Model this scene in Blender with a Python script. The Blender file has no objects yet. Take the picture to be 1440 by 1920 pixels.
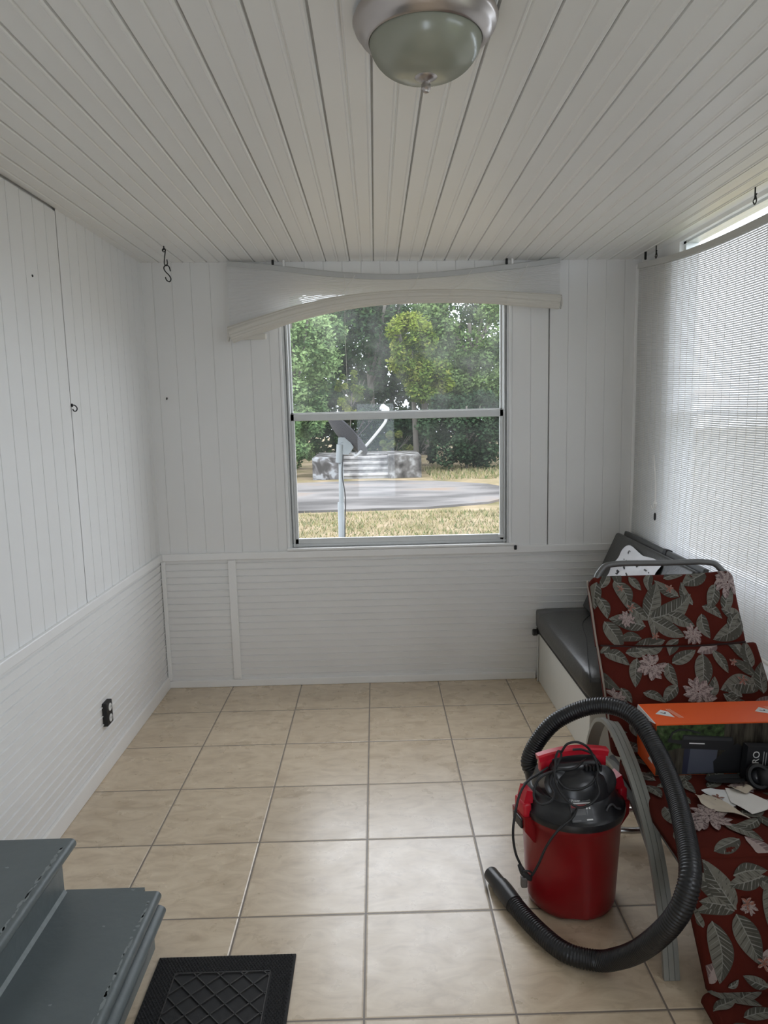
import bpy, bmesh, math, random
from math import sin, cos, pi, radians as RAD
from mathutils import Vector as V, Matrix as M4
random.seed(7)
C = bpy.context.scene.collection
sc = bpy.context.scene

# ------------------------------------------------------------------ materials
def mat(name, col, rough=.6, metal=0., spec=.5, noise=0., nscale=20., bump=0., bscale=60., sheen=0., coat=0., trans=0.):
    m = bpy.data.materials.new(name); m.use_nodes = True
    nt = m.node_tree; b = nt.nodes['Principled BSDF']
    b.inputs['Base Color'].default_value = (*col, 1)
    b.inputs['Roughness'].default_value = rough
    b.inputs['Metallic'].default_value = metal
    b.inputs['Specular IOR Level'].default_value = spec
    if sheen: b.inputs['Sheen Weight'].default_value = sheen
    if coat: b.inputs['Coat Weight'].default_value = coat
    tc = nt.nodes.new('ShaderNodeTexCoord')
    if noise:
        n = nt.nodes.new('ShaderNodeTexNoise'); n.inputs['Scale'].default_value = nscale; n.inputs['Detail'].default_value = 5
        r = nt.nodes.new('ShaderNodeMapRange')
        r.inputs[3].default_value = 1 - noise; r.inputs[4].default_value = 1 + noise
        mx = nt.nodes.new('ShaderNodeMix'); mx.data_type = 'RGBA'; mx.blend_type = 'MULTIPLY'; mx.inputs[0].default_value = 1
        mx.inputs[6].default_value = (*col, 1)
        nt.links.new(tc.outputs['Object'], n.inputs['Vector'])
        nt.links.new(n.outputs['Fac'], r.inputs[0]); nt.links.new(r.outputs[0], mx.inputs[7])
        nt.links.new(mx.outputs[2], b.inputs['Base Color'])
    if bump:
        n2 = nt.nodes.new('ShaderNodeTexNoise'); n2.inputs['Scale'].default_value = bscale; n2.inputs['Detail'].default_value = 4
        bp = nt.nodes.new('ShaderNodeBump'); bp.inputs['Strength'].default_value = bump; bp.inputs['Distance'].default_value = .01
        nt.links.new(tc.outputs['Object'], n2.inputs['Vector']); nt.links.new(n2.outputs['Fac'], bp.inputs['Height'])
        nt.links.new(bp.outputs[0], b.inputs['Normal'])
    return m

def translucent_mat(name, col, tcol, fac=.5, rough=.6):
    m = bpy.data.materials.new(name); m.use_nodes = True
    nt = m.node_tree; nt.nodes.remove(nt.nodes['Principled BSDF']); out = nt.nodes['Material Output']
    d = nt.nodes.new('ShaderNodeBsdfDiffuse'); d.inputs[0].default_value = (*col, 1)
    t = nt.nodes.new('ShaderNodeBsdfTranslucent'); t.inputs[0].default_value = (*tcol, 1)
    x = nt.nodes.new('ShaderNodeMixShader'); x.inputs[0].default_value = fac
    nt.links.new(d.outputs[0], x.inputs[1]); nt.links.new(t.outputs[0], x.inputs[2]); nt.links.new(x.outputs[0], out.inputs[0])
    return m

def glass_mat(name, tint, gloss=.06, dirt=0., dscale=6., dcol=(.7, .72, .7)):
    # thin window pane: lets light straight through, mirrors a little, with dusty smears
    m = bpy.data.materials.new(name); m.use_nodes = True
    nt = m.node_tree; nt.nodes.remove(nt.nodes['Principled BSDF']); out = nt.nodes['Material Output']
    t = nt.nodes.new('ShaderNodeBsdfTransparent'); t.inputs[0].default_value = (*tint, 1)
    g = nt.nodes.new('ShaderNodeBsdfGlossy'); g.inputs['Roughness'].default_value = .02
    x = nt.nodes.new('ShaderNodeMixShader')
    lw = nt.nodes.new('ShaderNodeLayerWeight'); lw.inputs[0].default_value = .5
    pw = nt.nodes.new('ShaderNodeMath'); pw.operation = 'POWER'; pw.inputs[1].default_value = 4.5; nt.links.new(lw.outputs['Facing'], pw.inputs[0])
    ma = nt.nodes.new('ShaderNodeMath'); ma.operation = 'MULTIPLY_ADD'; ma.inputs[1].default_value = .7; ma.inputs[2].default_value = gloss; nt.links.new(pw.outputs[0], ma.inputs[0])
    nt.links.new(ma.outputs[0], x.inputs[0]); nt.links.new(t.outputs[0], x.inputs[1]); nt.links.new(g.outputs[0], x.inputs[2])
    last = x
    if dirt:
        tc = nt.nodes.new('ShaderNodeTexCoord'); n = nt.nodes.new('ShaderNodeTexNoise'); n.inputs['Scale'].default_value = dscale; n.inputs['Detail'].default_value = 6
        r = nt.nodes.new('ShaderNodeMapRange'); r.inputs[1].default_value = .45; r.inputs[2].default_value = .8; r.inputs[3].default_value = dirt * .25; r.inputs[4].default_value = dirt
        d = nt.nodes.new('ShaderNodeBsdfTranslucent'); d.inputs[0].default_value = (*dcol, 1)
        y = nt.nodes.new('ShaderNodeMixShader')
        nt.links.new(tc.outputs['Object'], n.inputs['Vector']); nt.links.new(n.outputs['Fac'], r.inputs[0]); nt.links.new(r.outputs[0], y.inputs[0])
        nt.links.new(x.outputs[0], y.inputs[1]); nt.links.new(d.outputs[0], y.inputs[2]); last = y
    nt.links.new(last.outputs[0], out.inputs[0])
    return m

def floor_mat():
    m = bpy.data.materials.new('ceramic_tile'); m.use_nodes = True
    nt = m.node_tree; N = nt.nodes; L = nt.links; b = N['Principled BSDF']
    tc = N.new('ShaderNodeTexCoord'); sp = N.new('ShaderNodeSeparateXYZ'); L.new(tc.outputs['Object'], sp.inputs[0])
    def mth(op, a, bb=None, cc=None):
        n = N.new('ShaderNodeMath'); n.operation = op
        for i, q in enumerate((a, bb, cc)):
            if q is None: continue
            if isinstance(q, (int, float)): n.inputs[i].default_value = q
            else: L.new(q, n.inputs[i])
        return n.outputs[0]
    T = .41
    ds = []; cells = []
    for o in (sp.outputs[0], sp.outputs[1]):
        q = mth('DIVIDE', o, T); f = mth('FRACT', mth('ADD', q, 100.0))
        ds.append(mth('MULTIPLY', mth('MINIMUM', f, mth('SUBTRACT', 1.0, f)), T))
        cells.append(mth('FLOOR', mth('ADD', q, 100.0)))
    dist = mth('MINIMUM', ds[0], ds[1])
    grout = N.new('ShaderNodeMapRange'); grout.inputs[1].default_value = .0022; grout.inputs[2].default_value = .0036; L.new(dist, grout.inputs[0])
    edge = N.new('ShaderNodeMapRange'); edge.inputs[1].default_value = .002; edge.inputs[2].default_value = .007; L.new(dist, edge.inputs[0])
    wn = N.new('ShaderNodeTexWhiteNoise'); cb = N.new('ShaderNodeCombineXYZ'); L.new(cells[0], cb.inputs[0]); L.new(cells[1], cb.inputs[1]); L.new(cb.outputs[0], wn.inputs['Vector'])
    # stone veining, shifted per tile
    off = N.new('ShaderNodeVectorMath'); off.operation = 'MULTIPLY_ADD'; off.inputs[1].default_value = (7, 7, 7)
    L.new(wn.outputs['Color'], off.inputs[0]); L.new(tc.outputs['Object'], off.inputs[2])
    st = N.new('ShaderNodeMapping'); st.inputs['Scale'].default_value = (6, 13, 6); L.new(off.outputs[0], st.inputs[0])
    n1 = N.new('ShaderNodeTexNoise'); n1.inputs['Scale'].default_value = 1.3; n1.inputs['Detail'].default_value = 7; n1.inputs['Roughness'].default_value = .62; n1.inputs['Distortion'].default_value = 1.2; L.new(st.outputs[0], n1.inputs['Vector'])
    cr = N.new('ShaderNodeValToRGB'); e = cr.color_ramp.elements
    e[0].position = .3; e[0].color = (.46, .355, .235, 1); e[1].position = .68; e[1].color = (.66, .545, .395, 1)
    x = cr.color_ramp.elements.new(.5); x.color = (.585, .47, .33, 1)
    L.new(n1.outputs['Fac'], cr.inputs[0])
    tone = N.new('ShaderNodeMapRange'); tone.inputs[3].default_value = .94; tone.inputs[4].default_value = 1.05; L.new(wn.outputs['Value'], tone.inputs[0])
    mu = N.new('ShaderNodeMix'); mu.data_type = 'RGBA'; mu.blend_type = 'MULTIPLY'; mu.inputs[0].default_value = 1; L.new(cr.outputs[0], mu.inputs[6]); L.new(tone.outputs[0], mu.inputs[7])
    # scuffs
    n3 = N.new('ShaderNodeTexNoise'); n3.inputs['Scale'].default_value = 9; n3.inputs['Detail'].default_value = 8; L.new(tc.outputs['Object'], n3.inputs['Vector'])
    mx = N.new('ShaderNodeMix'); mx.data_type = 'RGBA'; mx.inputs[6].default_value = (.17, .135, .105, 1); L.new(grout.outputs[0], mx.inputs[0]); L.new(mu.outputs[2], mx.inputs[7])
    L.new(mx.outputs[2], b.inputs['Base Color'])
    rr = N.new('ShaderNodeMapRange'); rr.inputs[1].default_value = .3; rr.inputs[2].default_value = .7; rr.inputs[3].default_value = .24; rr.inputs[4].default_value = .36; L.new(n3.outputs['Fac'], rr.inputs[0])
    r2 = mth('ADD', rr.outputs[0], mth('MULTIPLY', mth('SUBTRACT', 1.0, grout.outputs[0]), .45))
    L.new(r2, b.inputs['Roughness'])
    bp = N.new('ShaderNodeBump'); bp.inputs['Strength'].default_value = .6; bp.inputs['Distance'].default_value = .003
    h = mth('ADD', edge.outputs[0], mth('MULTIPLY', n1.outputs['Fac'], .08)); L.new(h, bp.inputs['Height']); L.new(bp.outputs[0], b.inputs['Normal'])
    b.inputs['Specular IOR Level'].default_value = .9
    b.inputs['Coat Weight'].default_value = .6; b.inputs['Coat Roughness'].default_value = .3
    return m

def ramp_mat(name, stops, scale, rough=.9, detail=6, stretch=(1, 1, 1), bump=.3, distort=0.):
    m = bpy.data.materials.new(name); m.use_nodes = True
    nt = m.node_tree; b = nt.nodes['Principled BSDF']; b.inputs['Roughness'].default_value = rough
    tc = nt.nodes.new('ShaderNodeTexCoord'); mp = nt.nodes.new('ShaderNodeMapping'); mp.inputs['Scale'].default_value = stretch
    n = nt.nodes.new('ShaderNodeTexNoise'); n.inputs['Scale'].default_value = scale; n.inputs['Detail'].default_value = detail; n.inputs['Distortion'].default_value = distort
    r = nt.nodes.new('ShaderNodeValToRGB'); els = r.color_ramp.elements
    while len(els) < len(stops): els.new(.5)
    for e, (p, c) in zip(els, stops): e.position = p; e.color = (*c, 1)
    nt.links.new(tc.outputs['Object'], mp.inputs[0]); nt.links.new(mp.outputs[0], n.inputs['Vector']); nt.links.new(n.outputs['Fac'], r.inputs[0]); nt.links.new(r.outputs[0], b.inputs['Base Color'])
    if bump:
        bp = nt.nodes.new('ShaderNodeBump'); bp.inputs['Strength'].default_value = bump; bp.inputs['Distance'].default_value = .02
        nt.links.new(n.outputs['Fac'], bp.inputs['Height']); nt.links.new(bp.outputs[0], b.inputs['Normal'])
    b.inputs['Specular IOR Level'].default_value = .2
    return m

WHITE = mat('white_wall_paint', (.79, .785, .77), .55, noise=.03, nscale=3, bump=.06, bscale=40)
GROOVE = mat('groove_dirt_and_shade', (.50, .50, .49), .8, noise=.3, nscale=14)  # grey of dark joints and dirt lines, with groove shade painted in
CEILP = mat('white_ceiling_paint', (.83, .825, .81), .42, noise=.03, nscale=2)
TRIM = mat('white_trim_paint', (.83, .825, .81), .4, noise=.03, nscale=8)
ALUM = mat('dull_aluminium', (.60, .61, .60), .42, metal=.2, noise=.06, nscale=30)
VINYLW = mat('white_window_vinyl', (.8, .8, .79), .35, noise=.03, nscale=20)
FLOOR = floor_mat()
GLASS_UP = glass_mat('dusty_pane_glass', (.60, .61, .60), gloss=.03, dirt=.08, dscale=5)
GLASS_LO = glass_mat('lower_pane_glass', (.60, .61, .60), gloss=.025, dirt=.03, dscale=4)
GLASS_R = glass_mat('side_pane_glass', (.92, .94, .94))
SLAT = translucent_mat('white_vinyl_slats', (.86, .855, .84), (.60, .60, .60), .42)
SLATT = translucent_mat('thin_vinyl_slat_edge', (.84, .84, .82), (.40, .40, .41), .42)
SLATD = translucent_mat('thick_vinyl_slat', (.84, .84, .82), (.11, .11, .115), .34)
SLATB = translucent_mat('cream_vinyl_slats', (.84, .81, .74), (.5, .48, .43), .28)
RAILG = mat('grey_vinyl_rail', (.50, .50, .485), .5, noise=.05)
CORDW = mat('white_cord', (.72, .70, .66), .8)
NICKEL = mat('brushed_nickel', (.50, .46, .44), .28, metal=.9, noise=.05, nscale=40)
FROST = mat('ribbed_frosted_glass', (.30, .305, .245), .22, spec=.6, noise=.04, nscale=6)
IRON = mat('dark_iron', (.02, .02, .02), .5, metal=.5)
BLACKP = mat('black_plastic', (.012, .012, .013), .32, noise=.1, nscale=30)
BLACKM = mat('black_matte_plastic', (.012, .012, .013), .6)
LIDP = mat('black_lid_plastic', (.014, .014, .016), .3, spec=.55)
HOSEP = mat('black_hose_plastic', (.008, .008, .009), .35)
REDP = mat('red_plastic', (.22, .004, .007), .34, noise=.05, nscale=4)
REDH = mat('bright_red_plastic', (.50, .010, .025), .35)
STEP = mat('grey_step_paint', (.105, .125, .128), .42, noise=.16, nscale=7, bump=.15, bscale=25)
STEPW = mat('worn_step_edge', (.20, .225, .225), .5, noise=.25, nscale=40)
RUBBER = mat('black_rubber', (.010, .010, .011), .65, bump=.4, bscale=900)
RUBBERL = mat('worn_rubber_ridge', (.035, .033, .032), .55)
VINYLG = mat('grey_upholstery_vinyl', (.028, .028, .026), .34, spec=.5, noise=.08, nscale=5, bump=.12, bscale=90)
LAMIN = mat('white_laminate', (.62, .62, .58), .4, noise=.03, nscale=2)
FRAMEG = mat('grey_green_painted_metal', (.27, .27, .245), .42, metal=.15, noise=.05, nscale=12)
FRAMED = mat('dark_tube_metal', (.13, .13, .125), .4, metal=.4)
CHROME = mat('scuffed_steel', (.55, .54, .52), .25, metal=.9)
FAB_R = mat('brick_red_fabric', (.080, .0145, .0095), .95, spec=.08, noise=.14, nscale=9, bump=.25, bscale=700)
FAB_L = mat('leaf_print', (.15, .142, .118), .95, spec=.1, noise=.22, nscale=60)
FAB_L2 = mat('leaf_print_dark', (.072, .068, .056), .95, spec=.1, noise=.22, nscale=60)
FAB_L3 = mat('leaf_print_pale', (.22, .215, .19), .95, spec=.1, noise=.12, nscale=60)
FAB_P = mat('petal_print', (.34, .27, .25), .95, spec=.1, noise=.16, nscale=60)
FAB_P2 = mat('petal_print_dark', (.165, .12, .115), .95, spec=.1, noise=.16, nscale=60)
FAB_B = mat('bud_print', (.25, .11, .08), .95, spec=.1, noise=.2, nscale=60)
FAB_E = mat('dark_seam_fabric', (.03, .012, .01), .9)
ORANGE = mat('orange_card', (.80, .105, .012), .5, noise=.03, nscale=3)
WCARD = mat('white_card', (.72, .72, .71), .6)
INK = mat('black_ink', (.012, .012, .014), .5)
PAPER = mat('white_paper', (.72, .69, .65), .75, noise=.04, nscale=20)
TAN = mat('tan_paper', (.52, .45, .36), .8, noise=.06, nscale=20)
PGREEN = ramp_mat('printed_foliage', [(.35, (.012, .018, .008)), (.6, (.05, .085, .03)), (.75, (.14, .15, .09))], 60, .4, bump=0)
PWOOD = ramp_mat('printed_woodland', [(.35, (.022, .018, .013)), (.65, (.075, .065, .05))], 30, .4, stretch=(3, 1, .4), bump=0)
PBLUE = mat('printed_blue_grey', (.075, .082, .11), .4, noise=.15, nscale=8)
PNAVY = mat('printed_navy', (.02, .022, .045), .4)
CLOTH = mat('white_cloth', (.68, .68, .70), .9, noise=.08, nscale=15)
DIRT = mat('dark_gap_dirt', (.02, .018, .016), .9)
GALV = mat('galvanised_steel', (.15, .165, .17), .5, metal=.2, noise=.15, nscale=15)
DISHM = mat('grey_dish_paint', (.045, .045, .05), .7, spec=.08, noise=.06)
DISHW = mat('pale_dish_metal', (.34, .345, .345), .5)
SLAB = ramp_mat('weathered_concrete', [(.34, (.05, .047, .045)), (.45, (.095, .09, .087)), (.56, (.15, .142, .137)), (.68, (.17, .13, .10))], .62, .95, stretch=(.55, 1.5, 1), detail=8)
CONC = ramp_mat('mouldy_concrete', [(0.36, (0.028, 0.0263, 0.0235)), (0.5, (0.0952, 0.0896, 0.084)), (0.64, (0.2464, 0.2464, 0.2408))], 3.2, .95, detail=9)
CONCP = ramp_mat('peeling_painted_concrete', [(0.4, (0.0441, 0.0416, 0.0392)), (0.52, (0.1225, 0.1176, 0.1176)), (0.6, (0.245, 0.2548, 0.2646))], 2.6, .95, detail=9, distort=1.2)
STEPC = ramp_mat('worn_step_concrete', [(.35, (.16, .155, .15)), (.6, (.34, .33, .32))], 3, .95)
GROUNDD = ramp_mat('darkened_side_lawn', [(.3, (.05, .06, .03)), (.7, (.11, .115, .07))], 2, 1., detail=8)  # darker grass than the main lawn, set to dim the lower side blind
GROUND = ramp_mat('dry_lawn', [(0.3, (0.098, 0.0875, 0.0385)), (0.5, (0.189, 0.1505, 0.0875)), (0.7, (0.252, 0.196, 0.133))], 1.6, 1., detail=9)
BLADE = mat('dry_grass_blade', (.20, .18, .075), .9, noise=.3, nscale=2)
BARK = mat('grey_bark', (.10, .09, .075), .9, noise=.3, nscale=8)
def leafmat(name, col):
    return translucent_mat(name, col, tuple(min(1, c * 1.25) for c in col), .3)

# ------------------------------------------------------------------ mesh builder
class MB:
    def __init__(s): s.v = []; s.f = []; s.m = []
    def add(s, vs, fs, mi=0):
        o = len(s.v); s.v += [tuple(p) for p in vs]
        for f in fs: s.f.append(tuple(i + o for i in f)); s.m.append(mi)
        return s
    def box(s, x0, x1, y0, y1, z0, z1, mi=0, tf=None):
        vs = [V((x, y, z)) for x in (x0, x1) for y in (y0, y1) for z in (z0, z1)]
        if tf: vs = [tf @ p for p in vs]
        return s.add(vs, [(0, 1, 3, 2), (4, 6, 7, 5), (0, 4, 5, 1), (2, 3, 7, 6), (0, 2, 6, 4), (1, 5, 7, 3)], mi)
    def bbox(s, x0, x1, y0, y1, z0, z1, r=.01, seg=3, mi=0, tf=None, puff=0.):
        # rounded box; puff bulges the faces
        bm = bmesh.new(); bmesh.ops.create_cube(bm, size=1)
        for v in bm.verts: v.co = V(((x0 + x1) / 2 + v.co.x * (x1 - x0), (y0 + y1) / 2 + v.co.y * (y1 - y0), (z0 + z1) / 2 + v.co.z * (z1 - z0)))
        if puff: bmesh.ops.subdivide_edges(bm, edges=bm.edges[:], cuts=7, use_grid_fill=True)
        if puff:
            c = V(((x0 + x1) / 2, (y0 + y1) / 2, (z0 + z1) / 2)); h = V(((x1 - x0) / 2, (y1 - y0) / 2, (z1 - z0) / 2))
            for v in bm.verts:
                d = v.co - c; n = V((d.x / h.x, d.y / h.y, d.z / h.z))
                # clamp to rounded box
                q = V([max(-h[i] + r, min(h[i] - r, d[i])) for i in range(3)]); e = d - q
                if e.length > 1e-9: e = e.normalized() * r
                v.co = c + q + e
                v.co.z += puff * (1 - n.x ** 2) * (1 - n.y ** 2) * (1 if d.z > 0 else -.3)
        else:
            bmesh.ops.bevel(bm, geom=bm.edges[:], offset=r, segments=seg, affect='EDGES', profile=.5)
        if tf: bmesh.ops.transform(bm, matrix=tf, verts=bm.verts[:])
        bm.verts.index_update()
        s.add([v.co for v in bm.verts], [[v.index for v in f.verts] for f in bm.faces], mi); bm.free(); return s
    def lathe(s, prof, c=(0, 0, 0), n=40, mi=0, tf=None, rib=0, ribd=0., cap=True):
        vs = []; fs = []
        for (r, z) in prof:
            for k in range(n):
                a = 2 * pi * k / n; rr = r + (ribd * (1 if k % 2 else -1) * min(1, r / .03) if rib else 0)
                p = V((c[0] + rr * cos(a), c[1] + rr * sin(a), c[2] + z)); vs.append(tf @ p if tf else p)
        for i in range(len(prof) - 1):
            for k in range(n):
                k2 = (k + 1) % n; fs.append((i * n + k, i * n + k2, (i + 1) * n + k2, (i + 1) * n + k))
        if cap: fs.append(tuple(range(n - 1, -1, -1))); fs.append(tuple((len(prof) - 1) * n + k for k in range(n)))
        return s.add(vs, fs, mi)
    def sweep(s, path, section, mi=0, up=V((0, 0, 1)), closed=False, cap=True, scale=None):
        # section: list of (a,b); a along side vector, b along up-ish normal
        P = [V(p) for p in path]; n = len(section); vs = []; fs = []; prev = None
        for i, p in enumerate(P):
            t = (P[min(i + 1, len(P) - 1)] - P[max(i - 1, 0)])
            if t.length < 1e-9: t = V((0, 0, 1))
            t.normalize()
            if prev is None:
                side = t.cross(up)
                if side.length < 1e-4: side = t.cross(V((0, 1, 0)))
            else: side = prev - t * prev.dot(t)
            side.normalize(); prev = side; nn = side.cross(t); k = scale[i] if scale else 1
            for (a, b) in section: vs.append(p + side * a * k + nn * b * k)
        for i in range(len(P) - 1):
            for j in range(n):
                j2 = (j + 1) % n; fs.append((i * n + j, i * n + j2, (i + 1) * n + j2, (i + 1) * n + j))
        if cap: fs.append(tuple(range(n - 1, -1, -1))); fs.append(tuple((len(P) - 1) * n + j for j in range(n)))
        return s.add(vs, fs, mi)
    def tube(s, path, r, n=10, mi=0, scale=None, cap=True):
        return s.sweep(path, [(r * cos(2 * pi * k / n), r * sin(2 * pi * k / n)) for k in range(n)], mi, cap=cap, scale=scale)
    def grid(s, fn, nu, nv, mi=0):
        vs = [fn(i / nu, j / nv) for j in range(nv + 1) for i in range(nu + 1)]
        fs = [(j * (nu + 1) + i, j * (nu + 1) + i + 1, (j + 1) * (nu + 1) + i + 1, (j + 1) * (nu + 1) + i) for j in range(nv) for i in range(nu)]
        return s.add(vs, fs, mi)
    def prism(s, poly, ax, a0, a1, mi=0, tf=None):
        def mk(p, t):
            q = [p[0], p[1]]; q.insert(ax, t); q = V(q); return tf @ q if tf else q
        n = len(poly); vs = [mk(p, a0) for p in poly] + [mk(p, a1) for p in poly]
        fs = [tuple(range(n)), tuple(range(2 * n - 1, n - 1, -1))] + [(i, (i + 1) % n, n + (i + 1) % n, n + i) for i in range(n)]
        return s.add(vs, fs, mi)
    def build(s, name, mats, parent=None, smooth=False, fixn=True, loc=None):
        me = bpy.data.meshes.new(name); o0 = V(loc) if loc is not None else (V(parent.location) if parent else V((0, 0, 0)))
        if parent and parent.parent: o0 = V(parent.location) + V(parent.parent.location)
        me.from_pydata([tuple(V(p) - o0) for p in s.v], [], s.f)
        for m in (mats if isinstance(mats, (list, tuple)) else [mats]): me.materials.append(m)
        for p, mi in zip(me.polygons, s.m): p.material_index = mi
        if fixn:
            bm = bmesh.new(); bm.from_mesh(me); bmesh.ops.recalc_face_normals(bm, faces=bm.faces[:]); bm.to_mesh(me); bm.free()
        if smooth:
            for p in me.polygons: p.use_smooth = True
            if smooth is not True:
                try: me.set_sharp_from_angle(angle=RAD(smooth))
                except Exception: pass
        me.update()
        o = bpy.data.objects.new(name, me); C.objects.link(o)
        if parent: o.parent = parent
        else: o.location = o0
        return o

def spline(pts, k=8):
    P = [V(p) for p in pts]; P = [P[0] * 2 - P[1]] + P + [P[-1] * 2 - P[-2]]; out = []
    for i in range(1, len(P) - 2):
        a, b, c, d = P[i - 1:i + 3]
        for j in range(k):
            t = j / k
            out.append(.5 * ((2 * b) + (c - a) * t + (2 * a - 5 * b + 4 * c - d) * t * t + (3 * b - a - 3 * c + d) * t ** 3))
    out.append(P[-2]); return out

def tag(o, label, cat, group=None, kind=None):
    o['label'] = label; o['category'] = cat
    if group: o['group'] = group
    if kind: o['kind'] = kind
    return o
def thing(name, loc, label, cat, group=None, kind=None):
    o = bpy.data.objects.new(name, None); o.empty_display_size = .05; o.location = loc; C.objects.link(o)
    return tag(o, label, cat, group, kind)
def copy_tree(o, loc, label=None, parent=None):
    c = o.copy(); C.objects.link(c)
    if parent: c.parent = parent
    else: c.location = loc
    if label: c['label'] = label
    for ch in list(o.children): copy_tree(ch, None, None, c)
    return c

# ------------------------------------------------------------------ the room
XL, XR, YB, YF = -1.21, 1.585, -.03, -5.4
def ceil_z(x): return 2.463 - (x - XL) * .0136
ZT = 2.56
def groove_panel(mb, s0, s1, t0, t1, grooves, fn, dark_min=.0):
    """flat sheet with V grooves across s; fn(s, t, depth) gives the point. grooves = [(s, halfwidth, depth)]"""
    pr = [(s0, 0)]
    for g, w, d in sorted(grooves):
        if g - w > s0 and g + w < s1: pr += [(g - w, 0), (g - w * .4, d), (g + w * .4, d), (g + w, 0)]
    pr.append((s1, 0))
    tt = t1 if callable(t1) else (lambda s: t1)
    vs = [fn(s, t0, d) for s, d in pr] + [fn(s, tt(s), d) for s, d in pr]; n = len(pr)
    o = len(mb.v); mb.v += [tuple(p) for p in vs]
    for i in range(n - 1): mb.f.append((o + i, o + i + 1, o + n + i + 1, o + n + i)); mb.m.append(1 if pr[i][1] > dark_min and pr[i + 1][1] > dark_min else 0)

# floor
o = MB().box(XL - .1, XR + .1, YF - .1, YB + .12, -.12, 0).build('floor', FLOOR)
tag(o, 'beige ceramic tile floor in a square grid with dark grout', 'floor', kind='structure')

# ceiling: tongue and groove boards running towards the far window
mb = MB(); pr = []
x = XL
k = -10
while True:
    xj = .082 + .132 * k; xm = xj + .066; k += 1
    if xj > XR: break
    for (dx, dz) in ((-.016, 0), (-.012, -.003), (-.007, -.003), (-.0035, 0), (-.0025, .007), (.0025, .007), (.0035, 0)):
        if XL < xj + dx < XR: pr.append((xj + dx, dz))
    for (dx, dz) in ((-.010, 0), (-.007, -.0025), (-.003, -.0025), (0, 0), (.001, .003), (.004, .003), (.006, 0)):
        if XL < xm + dx < XR: pr.append((xm + dx, dz))
pr = [(XL, 0)] + pr + [(XR, 0)]; n = len(pr)
mb.add([(x, YF, ceil_z(x) + d) for x, d in pr] + [(x, YB, ceil_z(x) + d) for x, d in pr], [(i, n + i, n + i + 1, i + 1) for i in range(n - 1)])
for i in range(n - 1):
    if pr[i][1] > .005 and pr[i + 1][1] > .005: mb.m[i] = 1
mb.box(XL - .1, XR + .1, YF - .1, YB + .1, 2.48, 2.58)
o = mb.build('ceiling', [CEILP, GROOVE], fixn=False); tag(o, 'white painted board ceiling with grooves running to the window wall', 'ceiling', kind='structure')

# left wall
mb = MB(); mb.box(XL - .12, XL - .012, YF - .1, YB + .1, 0, ZT)
wl = mb.build('wall_left', WHITE); tag(wl, 'white grooved panel wall on the left with ribbed lower half', 'wall', kind='structure')
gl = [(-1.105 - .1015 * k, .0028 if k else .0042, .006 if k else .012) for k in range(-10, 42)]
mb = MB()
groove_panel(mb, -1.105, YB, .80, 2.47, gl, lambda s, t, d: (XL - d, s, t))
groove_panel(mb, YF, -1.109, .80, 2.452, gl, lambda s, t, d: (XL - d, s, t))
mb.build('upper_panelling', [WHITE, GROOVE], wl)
def beadboard(mb, s0, s1, z0, z1, fn):
    pr = [(z0, 0)]; z = z0 + .018
    while z < z1 - .02:
        pr += [(z, 0), (z + .0015, -.0042), (z + .0055, -.0042), (z + .0075, 0), (z + .0085, .004), (z + .0105, .004), (z + .0115, 0)]; z += .0405
    pr.append((z1, 0)); n = len(pr)
    mb.add([fn(s0, z, d) for z, d in pr] + [fn(s1, z, d) for z, d in pr], [(i, i + 1, n + i + 1, n + i) for i in range(n - 1)])
mb = MB(); beadboard(mb, YF, YB, .0, .80, lambda s, z, d: (XL - d, s, z)); mb.build('beadboard', WHITE, wl)

# back wall with a window opening
WX0, WX1, WZ0, WZ1 = -.462, .856, .834, 2.33
mb = MB()
for a in ((XL - .1, WX0, 0, ZT), (WX1, XR + .1, 0, ZT), (WX0, WX1, 0, WZ0), (WX0, WX1, WZ1, ZT)):
    mb.box(a[0], a[1], YB + .012, YB + .10, a[2], a[3])
wb = mb.build('wall_back', WHITE); tag(wb, 'white grooved panel wall around the far window with ribbed lower half', 'wall', kind='structure')
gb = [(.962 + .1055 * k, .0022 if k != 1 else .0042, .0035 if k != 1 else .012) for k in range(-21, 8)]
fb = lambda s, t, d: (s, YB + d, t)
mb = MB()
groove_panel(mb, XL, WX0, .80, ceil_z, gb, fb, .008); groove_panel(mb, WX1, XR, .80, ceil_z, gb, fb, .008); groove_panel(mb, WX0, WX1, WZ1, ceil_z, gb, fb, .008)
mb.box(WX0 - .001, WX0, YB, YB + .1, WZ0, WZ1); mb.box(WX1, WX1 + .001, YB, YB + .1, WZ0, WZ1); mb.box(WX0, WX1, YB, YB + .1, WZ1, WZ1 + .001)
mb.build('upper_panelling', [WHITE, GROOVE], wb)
mb = MB(); beadboard(mb, XL, XR, 0, .80, lambda s, z, d: (s, YB + d, z)); mb.build('beadboard', WHITE, wb)

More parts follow.
